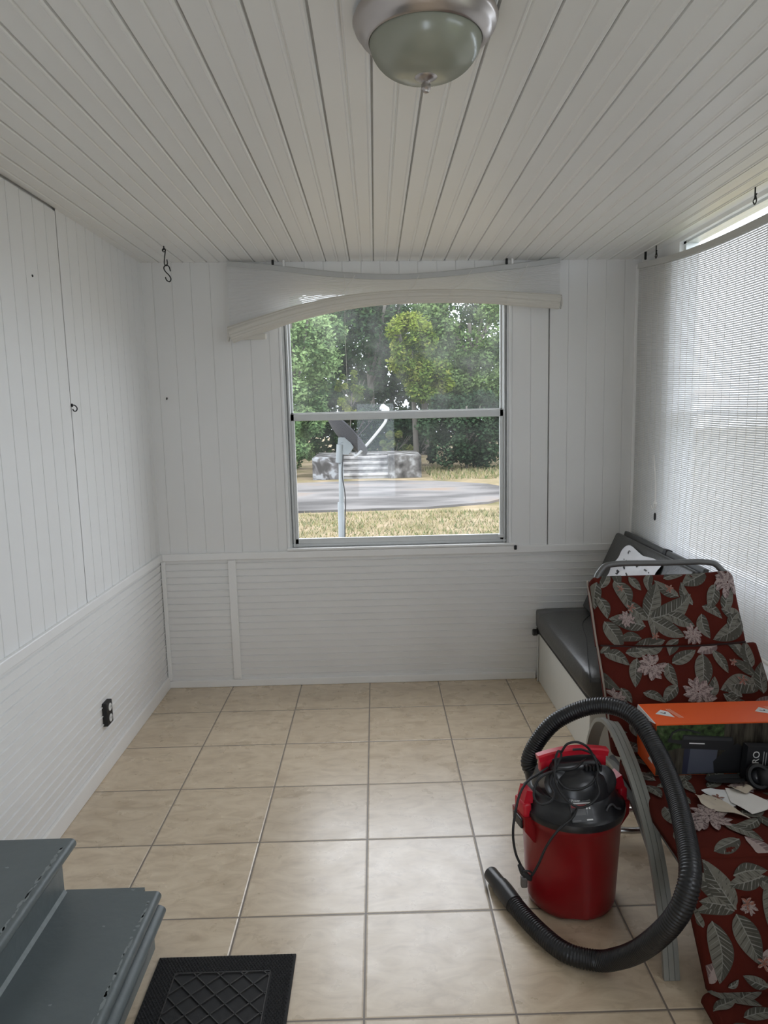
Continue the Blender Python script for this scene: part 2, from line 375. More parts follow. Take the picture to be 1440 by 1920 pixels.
# right wall: the side window opening and an unseen one added for light
RZ0, RZ1 = .86, 2.405
RW = [(-2.36, -.53, .86), (-4.4, -3.05, 1.30)]
mb = MB()
def rw(y0, y1, z0, z1): mb.box(XR, XR + .1, y0, y1, z0, z1)
rw(-.53, YB + .1, 0, ZT); rw(-3.05, -2.36, 0, ZT); rw(YF - .1, -4.4, 0, ZT)
for a, b, c in RW: rw(a, b, 0, c); rw(a, b, RZ1, ZT)
wr = mb.build('wall_right', WHITE); tag(wr, 'white wall on the right that holds the wide side window', 'wall', kind='structure')
mb = MB(); z = .05
while z < RZ0 - .05: mb.prism([(XR - .008, z), (XR + .002, z), (XR + .002, z + .05)], 1, YF, YB); z += .052
mb.build('lap_siding', WHITE, wr)
FW = (-.2, .35, .45, 1.75)  # unseen opening added for room light, placed after a reflection in the far pane
mb = MB(); mb.box(XL - .1, FW[0], YF - .1, YF, 0, ZT); mb.box(FW[1], XR + .1, YF - .1, YF, 0, ZT); mb.box(FW[0], FW[1], YF - .1, YF, 0, FW[2]); mb.box(FW[0], FW[1], YF - .1, YF, FW[3], ZT)
o = mb.build('wall_front', WHITE); tag(o, 'plain white wall behind the viewpoint', 'wall', kind='structure')

# trims and baseboards
def trim(name, label, cat, fnbox, bev=.004, m=TRIM):
    mb = MB()
    for b in fnbox: mb.bbox(*b, r=bev, seg=2)
    o = mb.build(name, m); return tag(o, label, cat, kind='structure')
trim('trim_1', 'white chair rail along the left wall', 'trim', [(XL, XL + .018, YF, YB - .019, .776, .818)])
trim('trim_2', 'white chair rail along the far wall under the window', 'trim', [(XL, XR, YB - .018, YB, .776, .818)])
trim('trim_3', 'thin white corner batten between left and far wall below the rail', 'trim', [(XL + .004, XL + .028, YB - .016, YB, .046, .774)])
trim('trim_4', 'white vertical batten on the ribbed lower far wall', 'trim', [(-.815, -.768, YB - .014, YB, .046, .774)])
trim('trim_5', 'white vertical strip in the right corner beside the blind', 'trim', [(1.545, 1.578, YB - .028, YB, .82, 2.40)], .01)
trim('baseboard_left', 'white baseboard at the foot of the left wall', 'baseboard', [(XL, XL + .016, -2.14, YB - .018, 0, .075)])
trim('baseboard_back', 'white baseboard at the foot of the far wall', 'baseboard', [(XL, 1.0, YB - .016, YB, 0, .044)])
trim('trim_6', 'white window stool under the far window', 'trim', [(WX0 - .0, WX1 + .02, YB - .022, YB + .09, WZ0 - .014, WZ0)], .003, VINYLW)

# far window: single-hung aluminium window
w1 = thing('window_1', (.2, YB + .05, WZ0), 'single hung aluminium window in the far wall with dusty upper pane', 'window', kind='structure')
mb = MB(); y0, y1 = YB + .005, YB + .085
mb.bbox(WX0, WX0 + .016, YB - .004, y1, WZ0, WZ1, .003, 2); mb.bbox(WX1 - .016, WX1, YB - .004, y1, WZ0, WZ1, .003, 2)
mb.build('casing_bead', VINYLW, w1)
mb = MB()
for xx, sg in ((WX0 + .016, 1), (WX1 - .016, -1)):
    for a, b, yy in ((0, .012, y0), (.012, .02, y0 + .03), (.02, .03, y0 + .012)):
        p, q = xx + sg * a, xx + sg * b; mb.box(min(p, q), max(p, q), yy, y1, WZ0, WZ1)
mb.box(WX0 + .016, WX1 - .016, y0, y1, WZ1 - .03, WZ1); mb.box(WX0 + .016, WX1 - .016, y0 + .02, y1, WZ0, WZ0 + .02)
mb.build('frame', ALUM, w1)
def sash(name, z0, z1, yy, gm, rb, rt, side=.022):
    mb = MB(); a, b = WX0 + .046, WX1 - .046
    mb.bbox(a, a + side, yy, yy + .022, z0, z1, .002, 1); mb.bbox(b - side, b, yy, yy + .022, z0, z1, .002, 1)
    mb.bbox(a, b, yy, yy + .022, z0, z0 + rb, .002, 1); mb.bbox(a, b, yy, yy + .022, z1 - rt, z1, .002, 1)
    s = mb.build(name, ALUM, w1)
    MB().add([(a + .005, yy + .011, z0 + .005), (b - .005, yy + .011, z0 + .005), (b - .005, yy + .011, z1 - .005), (a + .005, yy + .011, z1 - .005)], [(0, 1, 2, 3)]).build('glass_pane', gm, s)
    return s
sash('upper_sash', 1.585, WZ1 - .02, YB + .055, GLASS_UP, .034, .03, .012)
ls = sash('lower_sash', WZ0 + .018, 1.612, YB + .022, GLASS_LO, .032, .04, .02)
MB().bbox(WX1 - .075, WX1 - .045, YB + .008, YB + .022, WZ0 + .03, WZ0 + .05, .003, 2).build('sash_latch', ALUM, ls)

# side window (mostly behind its roll-up blind), then the unseen one added for light
for i, (a, b, c) in enumerate(RW):
    w = thing('window_%d' % (2 + 2 * i), (XR + .05, (a + b) / 2, c), ['wide side window behind the lowered roll up blind', 'unseen second side window added nearer the viewpoint for light'][i], 'window', kind='structure')
    mb = MB(); x0, x1 = XR + .02, XR + .08
    mb.box(x0, x1, a, a + .03, c, RZ1); mb.box(x0, x1, b - .03, b, c, RZ1); mb.box(x0, x1, a, b, c, c + .03); mb.box(x0, x1, a, b, RZ1 - .012, RZ1)
    if i == 0: mb.box(x0, x1, (a + b) / 2 - .015, (a + b) / 2 + .015, c, RZ1)
    mb.box(x0, x1, a, b, 1.565, 1.585)
    mb.build('frame', ALUM, w)
    MB().add([(XR + .05, a + .01, c + .01), (XR + .05, b - .01, c + .01), (XR + .05, b - .01, RZ1 - .01), (XR + .05, a + .01, RZ1 - .01)], [(0, 1, 2, 3)]).build('glass_pane', GLASS_R, w)

w3 = thing('window_3', ((FW[0] + FW[1]) / 2, YF - .05, FW[2]), 'unseen window added in the wall behind the viewpoint for light', 'window', kind='structure')
mb = MB(); mb.box(FW[0], FW[0] + .03, YF - .08, YF - .02, FW[2], FW[3]); mb.box(FW[1] - .03, FW[1], YF - .08, YF - .02, FW[2], FW[3]); mb.box(FW[0], FW[1], YF - .08, YF - .02, FW[2], FW[2] + .03); mb.box(FW[0], FW[1], YF - .08, YF - .02, FW[3] - .03, FW[3]); mb.build('frame', ALUM, w3)
MB().add([(FW[0] + .01, YF - .05, FW[2] + .01), (FW[1] - .01, YF - .05, FW[2] + .01), (FW[1] - .01, YF - .05, FW[3] - .01), (FW[0] + .01, YF - .05, FW[3] - .01)], [(0, 1, 2, 3)]).build('glass_pane', GLASS_R, w3)

# ------------------------------------------------------------------ roll-up blind over the far window
bl = thing('roll_up_blind', (.2, -.10, 2.44), 'half rolled white roll up blind drooping over the far window', 'blind')
rail = [(-.72, 2.436), (-.53, 2.418), (-.33, 2.392), (-.07, 2.362), (.197, 2.348), (.43, 2.355), (.666, 2.374), (.90, 2.396), (1.107, 2.418)]
roll = [(-.715, 2.052), (-.62, 2.082), (-.516, 2.112), (-.337, 2.162), (-.101, 2.208), (.135, 2.231), (.371, 2.236), (.665, 2.228), (.901, 2.208), (1.11, 2.190)]
def curve(tab):
    S = spline([(a, 0, b) for a, b in tab], 10)
    def f(x):
        for p, q in zip(S, S[1:]):
            if p.x <= x <= q.x: return p.z + (q.z - p.z) * (x - p.x) / max(1e-9, q.x - p.x)
        return S[0].z if x < S[0].x else S[-1].z
    return f
fr, fl = curve(rail), curve(roll)
xs = [-.72 + i * (1.827 / 48) for i in range(49)]
MB().sweep([(x, -.088, fr(x)) for x in xs], [(-.008, -.015), (.008, -.015), (.008, .010), (.004, .015), (-.008, .015)]).build('top_rail', RAILG, bl, smooth=30)
mb = MB(); NS = 20
for j in range(NS):
    t0, t1 = j / NS, (j + .93) / NS
    vs = []
    for x in xs:
        za, zb = fr(x) - .008, fl(x) + .02
        for t, dy in ((t0, 0), ((t0 + t1) / 2, -.0015), (t1, 0)): vs.append((x, -.088 + dy - .012 * t, za + (zb - za) * t))
    mb.add(vs, [(3 * i + a, 3 * i + a + 1, 3 * i + a + 4, 3 * i + a + 3) for i in range(len(xs) - 1) for a in (0, 1)])
mb.build('slat_sheet', SLAT, bl, fixn=False)
# the roll: a flattened spiral bundle
sec = []
for k in range(64):
    a = 2 * pi * k / 64; w = 1 + .05 * (1 if (k // 3) % 2 else -1); sec.append((.030 * w * cos(a), .038 * w * sin(a)))
prx = [-.715 + i * (1.815 / 44) for i in range(45)]
mb = MB(); mb.sweep([(x, -.098 - .02, fl(x)) for x in prx], sec, scale=[1.18 - .25 * min(1, max(0, i / 20)) + .06 * max(0, (i - 36) / 8) for i in range(45)])
mb.build('rolled_slats', SLATB, bl, smooth=25)
mb, mb2 = MB(), MB()
for a in range(3):
    r0 = .012 + .009 * a
    mb.tube([(1.105 + .012 * (1 - a / 3), -.118 + r0 * cos(q / 4), fl(1.1) + r0 * 1.2 * sin(q / 4)) for q in range(26)], .0025, 5)
    mb2.tube([(-.718 - .004 * a, -.118 + r0 * cos(q / 4), fl(-.7) + r0 * 1.3 * sin(q / 4)) for q in range(26)], .0025, 5)
mb.build('roll_end', CORDW, bl); mb2.build('roll_end', CORDW, bl)
mb = MB()
mb.bbox(-.70, -.52, -.118, -.094, fl(-.6) - .062, fl(-.6) - .03, .006, 2, tf=M4.Translation((0, 0, 0)))
mb.build('bottom_slat', SLATB, bl, smooth=30)
for xa, xb in ((-.02, -.14), (.62, .50), (.93, .82), (.33, .27)):
    MB().tube(spline([(xa, -.104, fr(xa)), ((xa + xb) / 2, -.128, (fr(xa) + fl(xb)) / 2), (xb, -.162, fl(xb) + .02), (xb - .02, -.160, fl(xb) - .035)], 6), .0014, 5).build('lift_cord', CORDW, bl)
MB().tube(spline([(-.08, -.112, fr(-.08)), (-.078, -.135, fr(-.08) - .05), (-.08, -.162, 2.18), (-.082, -.14, 2.05), (-.08, -.13, 1.75)], 8), .0012, 5).build('pull_cord', CORDW, bl)
for xx in (-.47, -.41, .815, .845):
    MB().bbox(xx - .006, xx + .006, -.094, -.078, fr(xx) + .006, ceil_z(xx) - .002, .002, 1).build('bracket', IRON if xx in (-.47, .815) else TRIM, bl)

# ------------------------------------------------------------------ roll-up blind over the side window
br = thing('roll_up_blind', (1.53, -1.3, 2.36), 'fully lowered white slatted blind covering the right side window', 'blind')
YE0, YE1 = -.115, -2.75
def railz(y): return 2.372 + .085 * ((y + .115) / 1.3 if y > -1.415 else -1) + (-.02 * sin(pi * min(1, max(0, (-y - .115) / 1.3))))
def bx(y, z): return 1.528 + .012 * sin(1.7 * y + 1.1 * z) + .02 * max(0, (z - 2.1)) - .01 * max(0, 1.4 - z)
ys = [YE0 + (YE1 - YE0) * i / 40 for i in range(41)]
MB().sweep([(bx(y, 2.37) - .004, y, railz(y)) for y in ys], [(-.009, -.014), (.009, -.014), (.009, .014), (-.009, .014)]).build('top_rail', RAILG, br, smooth=30)
mb = MB(); PITCH = .0096; zz0 = .66
NS = int((2.35 - zz0) / PITCH)
for j in range(NS):
    vs = []
    for i, y in enumerate(ys):
        zt = railz(y) - .012; H = zt - zz0; za = zt - H * j / NS; h = H / NS * .945
        wob = .0003 * sin(2.1 * y + j * .05)
        for t, d in ((0, 0), (.28, -.0012), (.72, -.0012), (1, 0)): vs.append((bx(y, za) + d, y, za - h * t + wob))
    o_ = len(mb.v); mb.v += vs
    for i in range(len(ys) - 1):
        for a in (0, 1, 2): mb.f.append((o_ + 4 * i + a, o_ + 4 * i + a + 1, o_ + 4 * i + a + 5, o_ + 4 * i + a + 4)); mb.m.append(1 if a == 1 else 0)
mb.build('slat_sheet', [SLATT, SLATD], br, fixn=False)
mb = MB(); y = YE0 - .06
while y > YE1 + .03:
    mb.tube([(bx(y, zq) - .004, y + .004 * sin(zq * 3), zq) for zq in [zz0 + (railz(y) - zz0) * q / 12 for q in range(13)]], .0008, 4); y -= .075
mb.build('stitching', CORDW, br)
mb = MB()
mb.tube(spline([(1.50, -.50, 1.36), (1.498, -.52, 1.3), (1.498, -.535, 1.2), (1.495, -.545, 1.13), (1.497, -.55, 1.09)], 6), .003, 6)
mb.lathe([(.002, -.02), (.008, -.012), (.011, 0), (.006, .012), (.002, .02)], (1.494, -.55, 1.115), 10)
mb.tube(spline([(1.494, -.55, 1.10), (1.492, -.52, 1.085), (1.494, -.50, 1.10)], 5), .003, 6)
mb.build('pull_cord', CORDW, br)
MB().lathe([(.002, -.022), (.006, -.015), (.006, .01), (.002, .018)], (1.492, -.555, 1.052), 10).build('cord_toggle', IRON, br)
mb = MB(); mb.tube([(1.528, YE0 + (YE1 - YE0) * i / 30, .65 + .006 * sin(i)) for i in range(31)], .012, 10)
mb.build('bottom_rail', SLATB, br, smooth=True)
def hook_star(y, x=1.535):
    h = thing('blind_hook', (x, y, ceil_z(x)), '', 'hook', 'wire hooks above the side blind')
    zc = ceil_z(x)
    MB().tube([(x, y, zc + .002), (x, y, zc - .045)], .003, 6).tube(spline([(x, y, zc - .02), (x, y - .012, zc - .05), (x, y, zc - .062), (x, y + .012, zc - .05)], 6), .0025, 6).build('wire', IRON, h)
    MB().tube([(x - .004, y - .02, zc - .028), (x + .004, y + .02, zc - .045)], .0025, 5).build('cross_wire', IRON, h)
    return h
h1 = hook_star(-.36); h1['label'] = 'dark wire hook in the ceiling near the far corner of the side window'
h2 = copy_tree(h1, (1.535, -1.33, ceil_z(1.535)), 'dark wire hook in the ceiling close to the right picture edge')
MB().bbox(1.522, 1.534, -.235, -.228, 2.382, ceil_z(1.53) - .001, .002, 1).build('bracket', IRON, br)

# ------------------------------------------------------------------ ceiling light
lx, ly = .196, -2.535; lz = ceil_z(lx)
cl = thing('ceiling_light', (lx, ly, lz), 'flush ceiling light with brushed nickel ring and ribbed frosted dome', 'ceiling light')
MB().lathe([(.130, 0), (.150, -.004), (.154, -.014), (.149, -.028), (.141, -.034), (.139, -.042), (.131, -.046), (.127, -.052), (.121, -.054), (.117, -.05)], (lx, ly, lz), 72, cap=False).build('ring', NICKEL, cl, smooth=50)
prof = [(.119 * cos(a) ** .75 if a < pi / 2 - .01 else .004, -.046 - .078 * sin(a)) for a in [pi / 2 * i / 16 for i in range(17)]]
MB().lathe(prof, (lx, ly, lz), 180, rib=1, ribd=.0009, cap=False).build('glass_dome', FROST, cl, smooth=True)
MB().lathe([(.004, -.110), (.024, -.112), (.0265, -.117), (.025, -.123), (.018, -.128), (.010, -.130), (.007, -.133), (.0105, -.138), (.0105, -.146), (.007, -.149), (.006, -.153), (.002, -.155)], (lx, ly, lz), 28).build('finial', NICKEL, cl, smooth=45)

# ------------------------------------------------------------------ small fittings
hx, hy = -.965, -.43; hz = ceil_z(hx)
ch = thing('ceiling_hook', (hx, hy, hz), 'small dark iron hook with hanging S hook under the ceiling at left', 'hook')
ring = lambda c, r, n=16, a0=0, a1=2 * pi, ax=1: [V(c) + V((r * cos(a0 + (a1 - a0) * i / n), 0, r * sin(a0 + (a1 - a0) * i / n))) for i in range(n + 1)]
MB().tube([(hx, hy, hz + .003), (hx, hy, hz - .012)], .003, 6).tube(ring((hx, hy, hz - .02), .008), .0025, 6).build('screw_eye', IRON, ch)
MB().tube(spline([(hx - .006, hy, hz - .022), (hx, hy, hz - .015), (hx + .006, hy, hz - .024), (hx + .001, hy, hz - .055), (hx - .002, hy, hz - .085), (hx + .006, hy, hz - .095), (hx + .013, hy, hz - .085), (hx + .012, hy, hz - .065)], 6), .0028, 6).build('link_hook', IRON, ch)
MB().tube(spline([(hx + .026, hy, hz - .122), (hx + .020, hy, hz - .100), (hx + .006, hy, hz - .092), (hx - .006, hy, hz - .104), (hx + .000, hy, hz - .122), (hx + .018, hy, hz - .142), (hx + .026, hy, hz - .160), (hx + .018, hy, hz - .173), (hx + .004, hy, hz - .165), (hx - .001, hy, hz - .150)], 6), .003, 6).build('s_hook', IRON, ch)
wh = thing('wall_hook', (XL, -1.10, 1.665), 'tiny dark cup hook screwed into the left wall panelling', 'hook')
MB().tube(spline([(XL - .002, -1.10, 1.672), (XL + .012, -1.10, 1.672), (XL + .022, -1.10, 1.660), (XL + .018, -1.10, 1.648), (XL + .008, -1.10, 1.648), (XL + .004, -1.10, 1.656)], 5), .0024, 6).build('hook_wire', IRON, wh)
MB().lathe([(.007, 0), (.007, .004), (.003, .006)], (0, 0, 0), 12, tf=M4.Translation((XL, -1.10, 1.672)) @ M4.Rotation(pi / 2, 4, 'Y')).build('hook_plate', IRON, wh)
nl = MB().tube([(-1.114, YB + .004, 1.712), (-1.106, YB - .018, 1.720)], .004, 7).build('nail', IRON); tag(nl, 'dark bent nail sticking out of the far wall at left', 'nail')
sc1 = MB().lathe([(.005, 0), (.004, .003), (.001, .004)], (0, 0, 0), 10, tf=M4.Translation((XL, -1.36, 2.153)) @ M4.Rotation(pi / 2, 4, 'Y')).build('screw', IRON); tag(sc1, 'tiny screw head high on the left wall', 'screw')
ck = MB().bbox(.866, .882, YB - .026, YB - .014, .795, .822, .004, 2).build('latch_stub', BLACKM); tag(ck, 'small black latch stub on the rail at the right end of the far window sill', 'latch')
ot = thing('power_outlet', (XL, -1.005, .27), 'black surface mounted power outlet with white sockets low on the left wall', 'outlet')
MB().bbox(XL - .004, XL + .022, -1.042, -.972, .213, .322, .004, 2).build('box', BLACKM, ot)
for zc in (.294, .242):
    s = MB().lathe([(.0165, 0), (.0165, .005), (.015, .006)], (0, 0, 0), 24, tf=M4.Translation((XL + .019, -1.004, zc)) @ M4.Rotation(pi / 2, 4, 'Y') @ M4.Scale(1.1, 4, (1, 0, 0))).build('socket', WCARD, ot)
    mb = MB()
    for dy in (-.006, .006): mb.box(XL + .0245, XL + .0257, -1.004 + dy - .001, -1.004 + dy + .001, zc - .003, zc + .006)
    mb.build('slot', INK, s)

# ------------------------------------------------------------------ grey steps
SY = -2.165; SE = -3.6; XS = XL + .005
st = thing('steps', (-.9, -2.8, 0), 'grey painted wooden entry steps in the left foreground', 'steps')
MB().box(XS, -.905, SE, SY - .012, 0, .335).build('upper_riser', STEP, st)
MB().box(-.905, -.645, SE, SY - .012, 0, .165).build('lower_riser', STEP, st)
def tread(name, x0, x1, z0, z1, notch=False):
    mb = MB(); r = (z1 - z0) / 2
    prof = [(x0, z0), (x1 - r, z0)] + [(x1 - r + r * sin(a), (z0 + z1) / 2 - r * cos(a)) for a in [pi * i / 8 for i in range(1, 8)]] + [(x1 - r, z1), (x0, z1)]
    if notch:
        mb.prism(prof, 1, SE, SY - .018)
        mb.box(x0, x1 - .055, SY - .018, SY, z0, z1)
    else: mb.prism(prof, 1, SE, SY)
    return mb.build(name, STEP, st, smooth=40)
tu = tread('upper_tread', XS, -.862, .333, .365)
tl = tread('lower_tread', -.905, -.612, .165, .197, True)
r = .019
MB().prism([(-.628 + (r + .012) * cos(a) if cos(a) > 0 else -.655, .142 + r * sin(a)) for a in [-pi / 2 + pi * i / 10 for i in range(11)]] + [(-.655, .161), (-.655, .123)], 1, SE, SY - .03).build('nosing_mould', STEP, st, smooth=40)
MB().prism([(-.905, .197), (-.897, .197), (-.905, .207)], 1, SE, SY - .012).build('caulk_bead', STEPW, st)
# worn paint along the nosings and chips
mb = MB(); rnd = random.Random(3)
for (xe, zt, ye) in ((-.878, .3653, SY), (-.628, .1973, SY - .02)):
    y = ye - .05
    while y > SE:
        l = rnd.uniform(.004, .022); w = rnd.uniform(.002, .007); xx = xe + rnd.uniform(-.010, -.002)
        pts = [(xx + w * cos(q * pi / 3) * rnd.uniform(.6, 1.2), y + l * sin(q * pi / 3) * rnd.uniform(.6, 1.2), zt) for q in range(6)]
        mb.add(pts, [tuple(range(6))]); y -= rnd.uniform(.006, .03)
for (xx, yy, zz) in ((-.70, -2.175, .1973), (-.76, -2.60, .1973), (-.79, -2.66, .1973), (-.73, -2.33, .1973), (-1.0, -2.3, .3653)):
    mb.add([(xx + .006 * cos(q * pi / 3) * rnd.uniform(.4, 1.3), yy + .004 * sin(q * pi / 3) * rnd.uniform(.4, 1.3), zz) for q in range(6)], [tuple(range(6))])
wp = mb.build('worn_paint', STEPW, st, fixn=False); wp['kind'] = 'stuff'

# ------------------------------------------------------------------ door mat
mx0, mx1, my1, my0 = -.617, -.207, -2.224, -2.86
dm = thing('door_mat', (-.41, -2.54, 0), 'black rubber door mat with raised diamond grid beside the steps', 'door mat')
MB().bbox(mx0, mx1, my0, my1, 0, .008, .002, 2).build('base', RUBBER, dm)
mb = MB(); nb = 0
yy = my1 - .006; row = 0
while yy > my0 + .004:
    xx = mx0 + .006 + (row % 2) * .005
    while xx < mx1 - .004:
        if xx < mx0 + .062 or xx > mx1 - .062 or yy > my1 - .066 or yy < my0 + .066:
            mb.add([(xx - .003, yy - .003, .008), (xx + .003, yy - .003, .008), (xx + .003, yy + .003, .008), (xx - .003, yy + .003, .008), (xx, yy, .0125)], [(0, 1, 4), (1, 2, 4), (2, 3, 4), (3, 0, 4)])
        xx += .010
    yy -= .007; row += 1
mb.build('bristle_border', RUBBER, dm, fixn=False)
a0, a1, b0, b1 = mx0 + .066, mx1 - .068, my0 + .07, my1 - .068
mb = MB()
def ridge(p, q, w=.0016, h=.0035):
    p, q = V((*p, .008)), V((*q, .008)); d = (q - p).normalized(); sd = V((-d.y, d.x, 0)) * w
    up_ = V((0, 0, h)); mb.add([p - sd, p + sd, q + sd, q - sd, p - sd + up_, p + sd + up_, q + sd + up_, q - sd + up_], [(4, 5, 6, 7), (0, 4, 7, 3), (1, 2, 6, 5), (0, 1, 5, 4), (3, 7, 6, 2)])
ridge((a0, b1), (a1, b1)); ridge((a0, b0), (a1, b0)); ridge((a0, b0), (a0, b1)); ridge((a1, b0), (a1, b1))
sp = .068
def clipline(c, sgn):
    # x*sgn + y = c inside rectangle
    pts = []
    for X in (a0, a1):
        Y = c - sgn * X
        if b0 <= Y <= b1: pts.append((X, Y))
    for Y in (b0, b1):
        X = (c - Y) * sgn
        if a0 < X < a1: pts.append((X, Y))
    if len(pts) >= 2: ridge(pts[0], pts[1])
for k in range(-30, 31):
    clipline(-2.45 + k * sp, 1); clipline(-2.45 + .02 + k * sp, -1)
mb.build('diamond_ridges', RUBBERL, dm, fixn=False)

# ------------------------------------------------------------------ wet/dry vacuum
vx, vy = .682, -1.985
va = thing('vacuum_cleaner', (vx, vy, 0), 'red and black wet dry canister vacuum standing on the tiles', 'vacuum cleaner')
mb = MB(); nn = 72; prof = [(.128, .004), (.142, .012), (.146, .03), (.147, .06), (.153, .18), (.159, .30), (.164, .305), (.165, .325), (.160, .325)]
vs = []; fs = []
for i, (r_, z_) in enumerate(prof):
    for k in range(nn):
        a = 2 * pi * k / nn; rr = r_
        if z_ < .05: rr *= 1 - .05 * max(0, cos(4 * a + .6)) ** 3
        zz = z_
        if i == 0: zz = 0 if cos(4 * a + .6) < .55 else .012
        vs.append((vx + rr * cos(a), vy + rr * sin(a), zz))
for i in range(len(prof) - 1):
    for k in range(nn): k2 = (k + 1) % nn; fs.append((i * nn + k, i * nn + k2, (i + 1) * nn + k2, (i + 1) * nn + k))
fs.append(tuple(range(nn - 1, -1, -1))); mb.add(vs, fs)
tk = mb.build('tank', REDP, va, smooth=50)
# lugs at the rim for the latches
for ang, in ((pi + .25,), (.22,)):
    tf = M4.Translation((vx, vy, 0)) @ M4.Rotation(ang, 4, 'Z')
    MB().prism([(.140, .235), (.156, .245), (.186, .285), (.188, .33), (.150, .33)], 1, -.045, .045, tf=tf).build('tank_lug', REDP, tk)
MB().lathe([(.150, .322), (.170, .324), (.172, .336), (.170, .346), (.160, .352), (.148, .372), (.134, .392), (.128, .396), (.126, .402), (.118, .430), (.106, .452), (.085, .466), (.05, .474), (.004, .476)], (vx, vy, 0), 72).build('lid', LIDP, va, smooth=35)
# motor cowl in the middle of the lid
tfh = M4.Translation((vx, vy, 0)) @ M4.Rotation(RAD(8), 4, 'Z')
mb = MB(); mb.bbox(-.085, .085, -.055, .06, .44, .49, .02, 4, tf=tfh)
for s in (-1, 1): mb.lathe([(.045, -.03), (.045, .03), (.036, .036), (.004, .037)], (0, 0, 0), 28, tf=tfh @ M4.Translation((s * .075, -.045, .425)) @ M4.Rotation(RAD(62), 4, 'X'))
cow = mb.build('motor_cowl', LIDP, va, smooth=40)
mb = MB()
for k in range(5): mb.box(.02 + k * .012, .026 + k * .012, -.066, -.05, .452, .484, tf=tfh)
mb.build('vent_slots', BLACKM, cow)
# red carry handle
mb = MB(); mb.sweep([tfh @ V((x, -.004, .498 + .016 * (1 - (x / .12) ** 2))) for x in [-.118 + .236 * i / 16 for i in range(17)]], [(.016, -.010), (.016, .006), (.011, .011), (-.011, .011), (-.016, .006), (-.016, -.010)])
for s in (-1, 1): mb.bbox(s * .092 - .02, s * .092 + .02, -.019, .011, .452, .503, .006, 2, tf=tfh)
hd = mb.build('handle', REDH, va, smooth=40)
mb = MB()
for k in range(5): mb.box(-.112 + k * .009, -.108 + k * .009, -.016, .009, .500 + .0012 * k, .5105 + .0012 * k, tf=tfh)
mb.build('grip_ribs', REDP, hd)
# latches
for ang in (pi + .25, .22):
    tf = M4.Translation((vx, vy, 0)) @ M4.Rotation(ang, 4, 'Z')
    mb = MB(); mb.bbox(.158, .186, -.036, .036, .318, .372, .008, 3, tf=tf)
    mb.prism([(.150, .366), (.182, .366), (.170, .412), (.146, .402)], 1, -.024, .024, tf=tf)
    lt = mb.build('latch', REDH, va, smooth=40)
    MB().bbox(.180, .194, -.03, .03, .288, .322, .004, 2, tf=tf).build('latch_hinge', BLACKP, lt)
# rating label on the front of the lid
tfl = M4.Translation((vx - .006, vy - .1400, .384)) @ M4.Rotation(RAD(3), 4, 'Z') @ M4.Rotation(RAD(-35), 4, 'X')
lb = MB().box(-.034, .034, .0, .0016, -.034, .034, tf=tfl).build('label', mat('label_black', (.02, .02, .02), .4), va)
mb = MB()
def lrow(x0, x1, z0, z1, mi=0): mb.box(x0, x1, -.0008, 0, z0, z1, mi, tf=tfl)
lrow(.006, .031, .026, .0305, 2); lrow(-.031, .031, .0185, .0215, 0); lrow(-.031, .018, .007, .0165, 1); lrow(-.026, .012, -.014, .005, 2)
for a in (.017, .026):
    for b in (.004, .012): lrow(a - .0025, a + .0025, b - .002, b + .003)
lrow(.012, .031, -.030, -.026); lrow(-.031, -.006, -.031, -.028, 2)
mb.build('label_print', [WCARD, mat('label_red', (.22, .02, .02), .5), mat('label_grey', (.10, .10, .10), .5)], lb)
def text(body, size, tf, m, parent, name='lettering', ext=.0004):
    cu = bpy.data.curves.new(name, 'FONT'); cu.body = body; cu.size = size; cu.align_x = 'CENTER'; cu.align_y = 'CENTER'; cu.extrude = ext
    tmp = bpy.data.objects.new(name + '_source', cu); C.objects.link(tmp); bpy.context.view_layer.update()
    me = bpy.data.meshes.new_from_object(tmp.evaluated_get(bpy.context.evaluated_depsgraph_get())); bpy.data.objects.remove(tmp); bpy.data.curves.remove(cu)
    me.materials.clear(); me.materials.append(m); me.name = name
    o = bpy.data.objects.new(name, me); C.objects.link(o); o.parent = parent
    base = V(parent.location)
    if parent.parent: base = base + V(parent.parent.location)
    o.matrix_local = M4.Translation(-base) @ tf; return o
text('Power', .0105, tfl @ M4.Translation((-.014, -.0009, .0275)) @ M4.Rotation(pi / 2, 4, 'X'), WCARD, lb)
# front emboss hook on the lid
MB().tube(spline([(vx + .075, vy - .128, .372), (vx + .085, vy - .122, .385), (vx + .100, vy - .112, .384), (vx + .112, vy - .108, .370), (vx + .128, vy - .100, .362)], 6), .0035, 6).build('lid_emblem', mat('lid_emblem_grey', (.06, .06, .065), .35), va, smooth=True)
# inlet port at the rear left
ip = V((.594, -1.872, .345))
MB().tube([ip + V((.02, -.03, -.03)), ip + V((0, 0, 0)), ip + V((-.006, .012, .04))], .036, 20).build('inlet_port', LIDP, va, smooth=40)
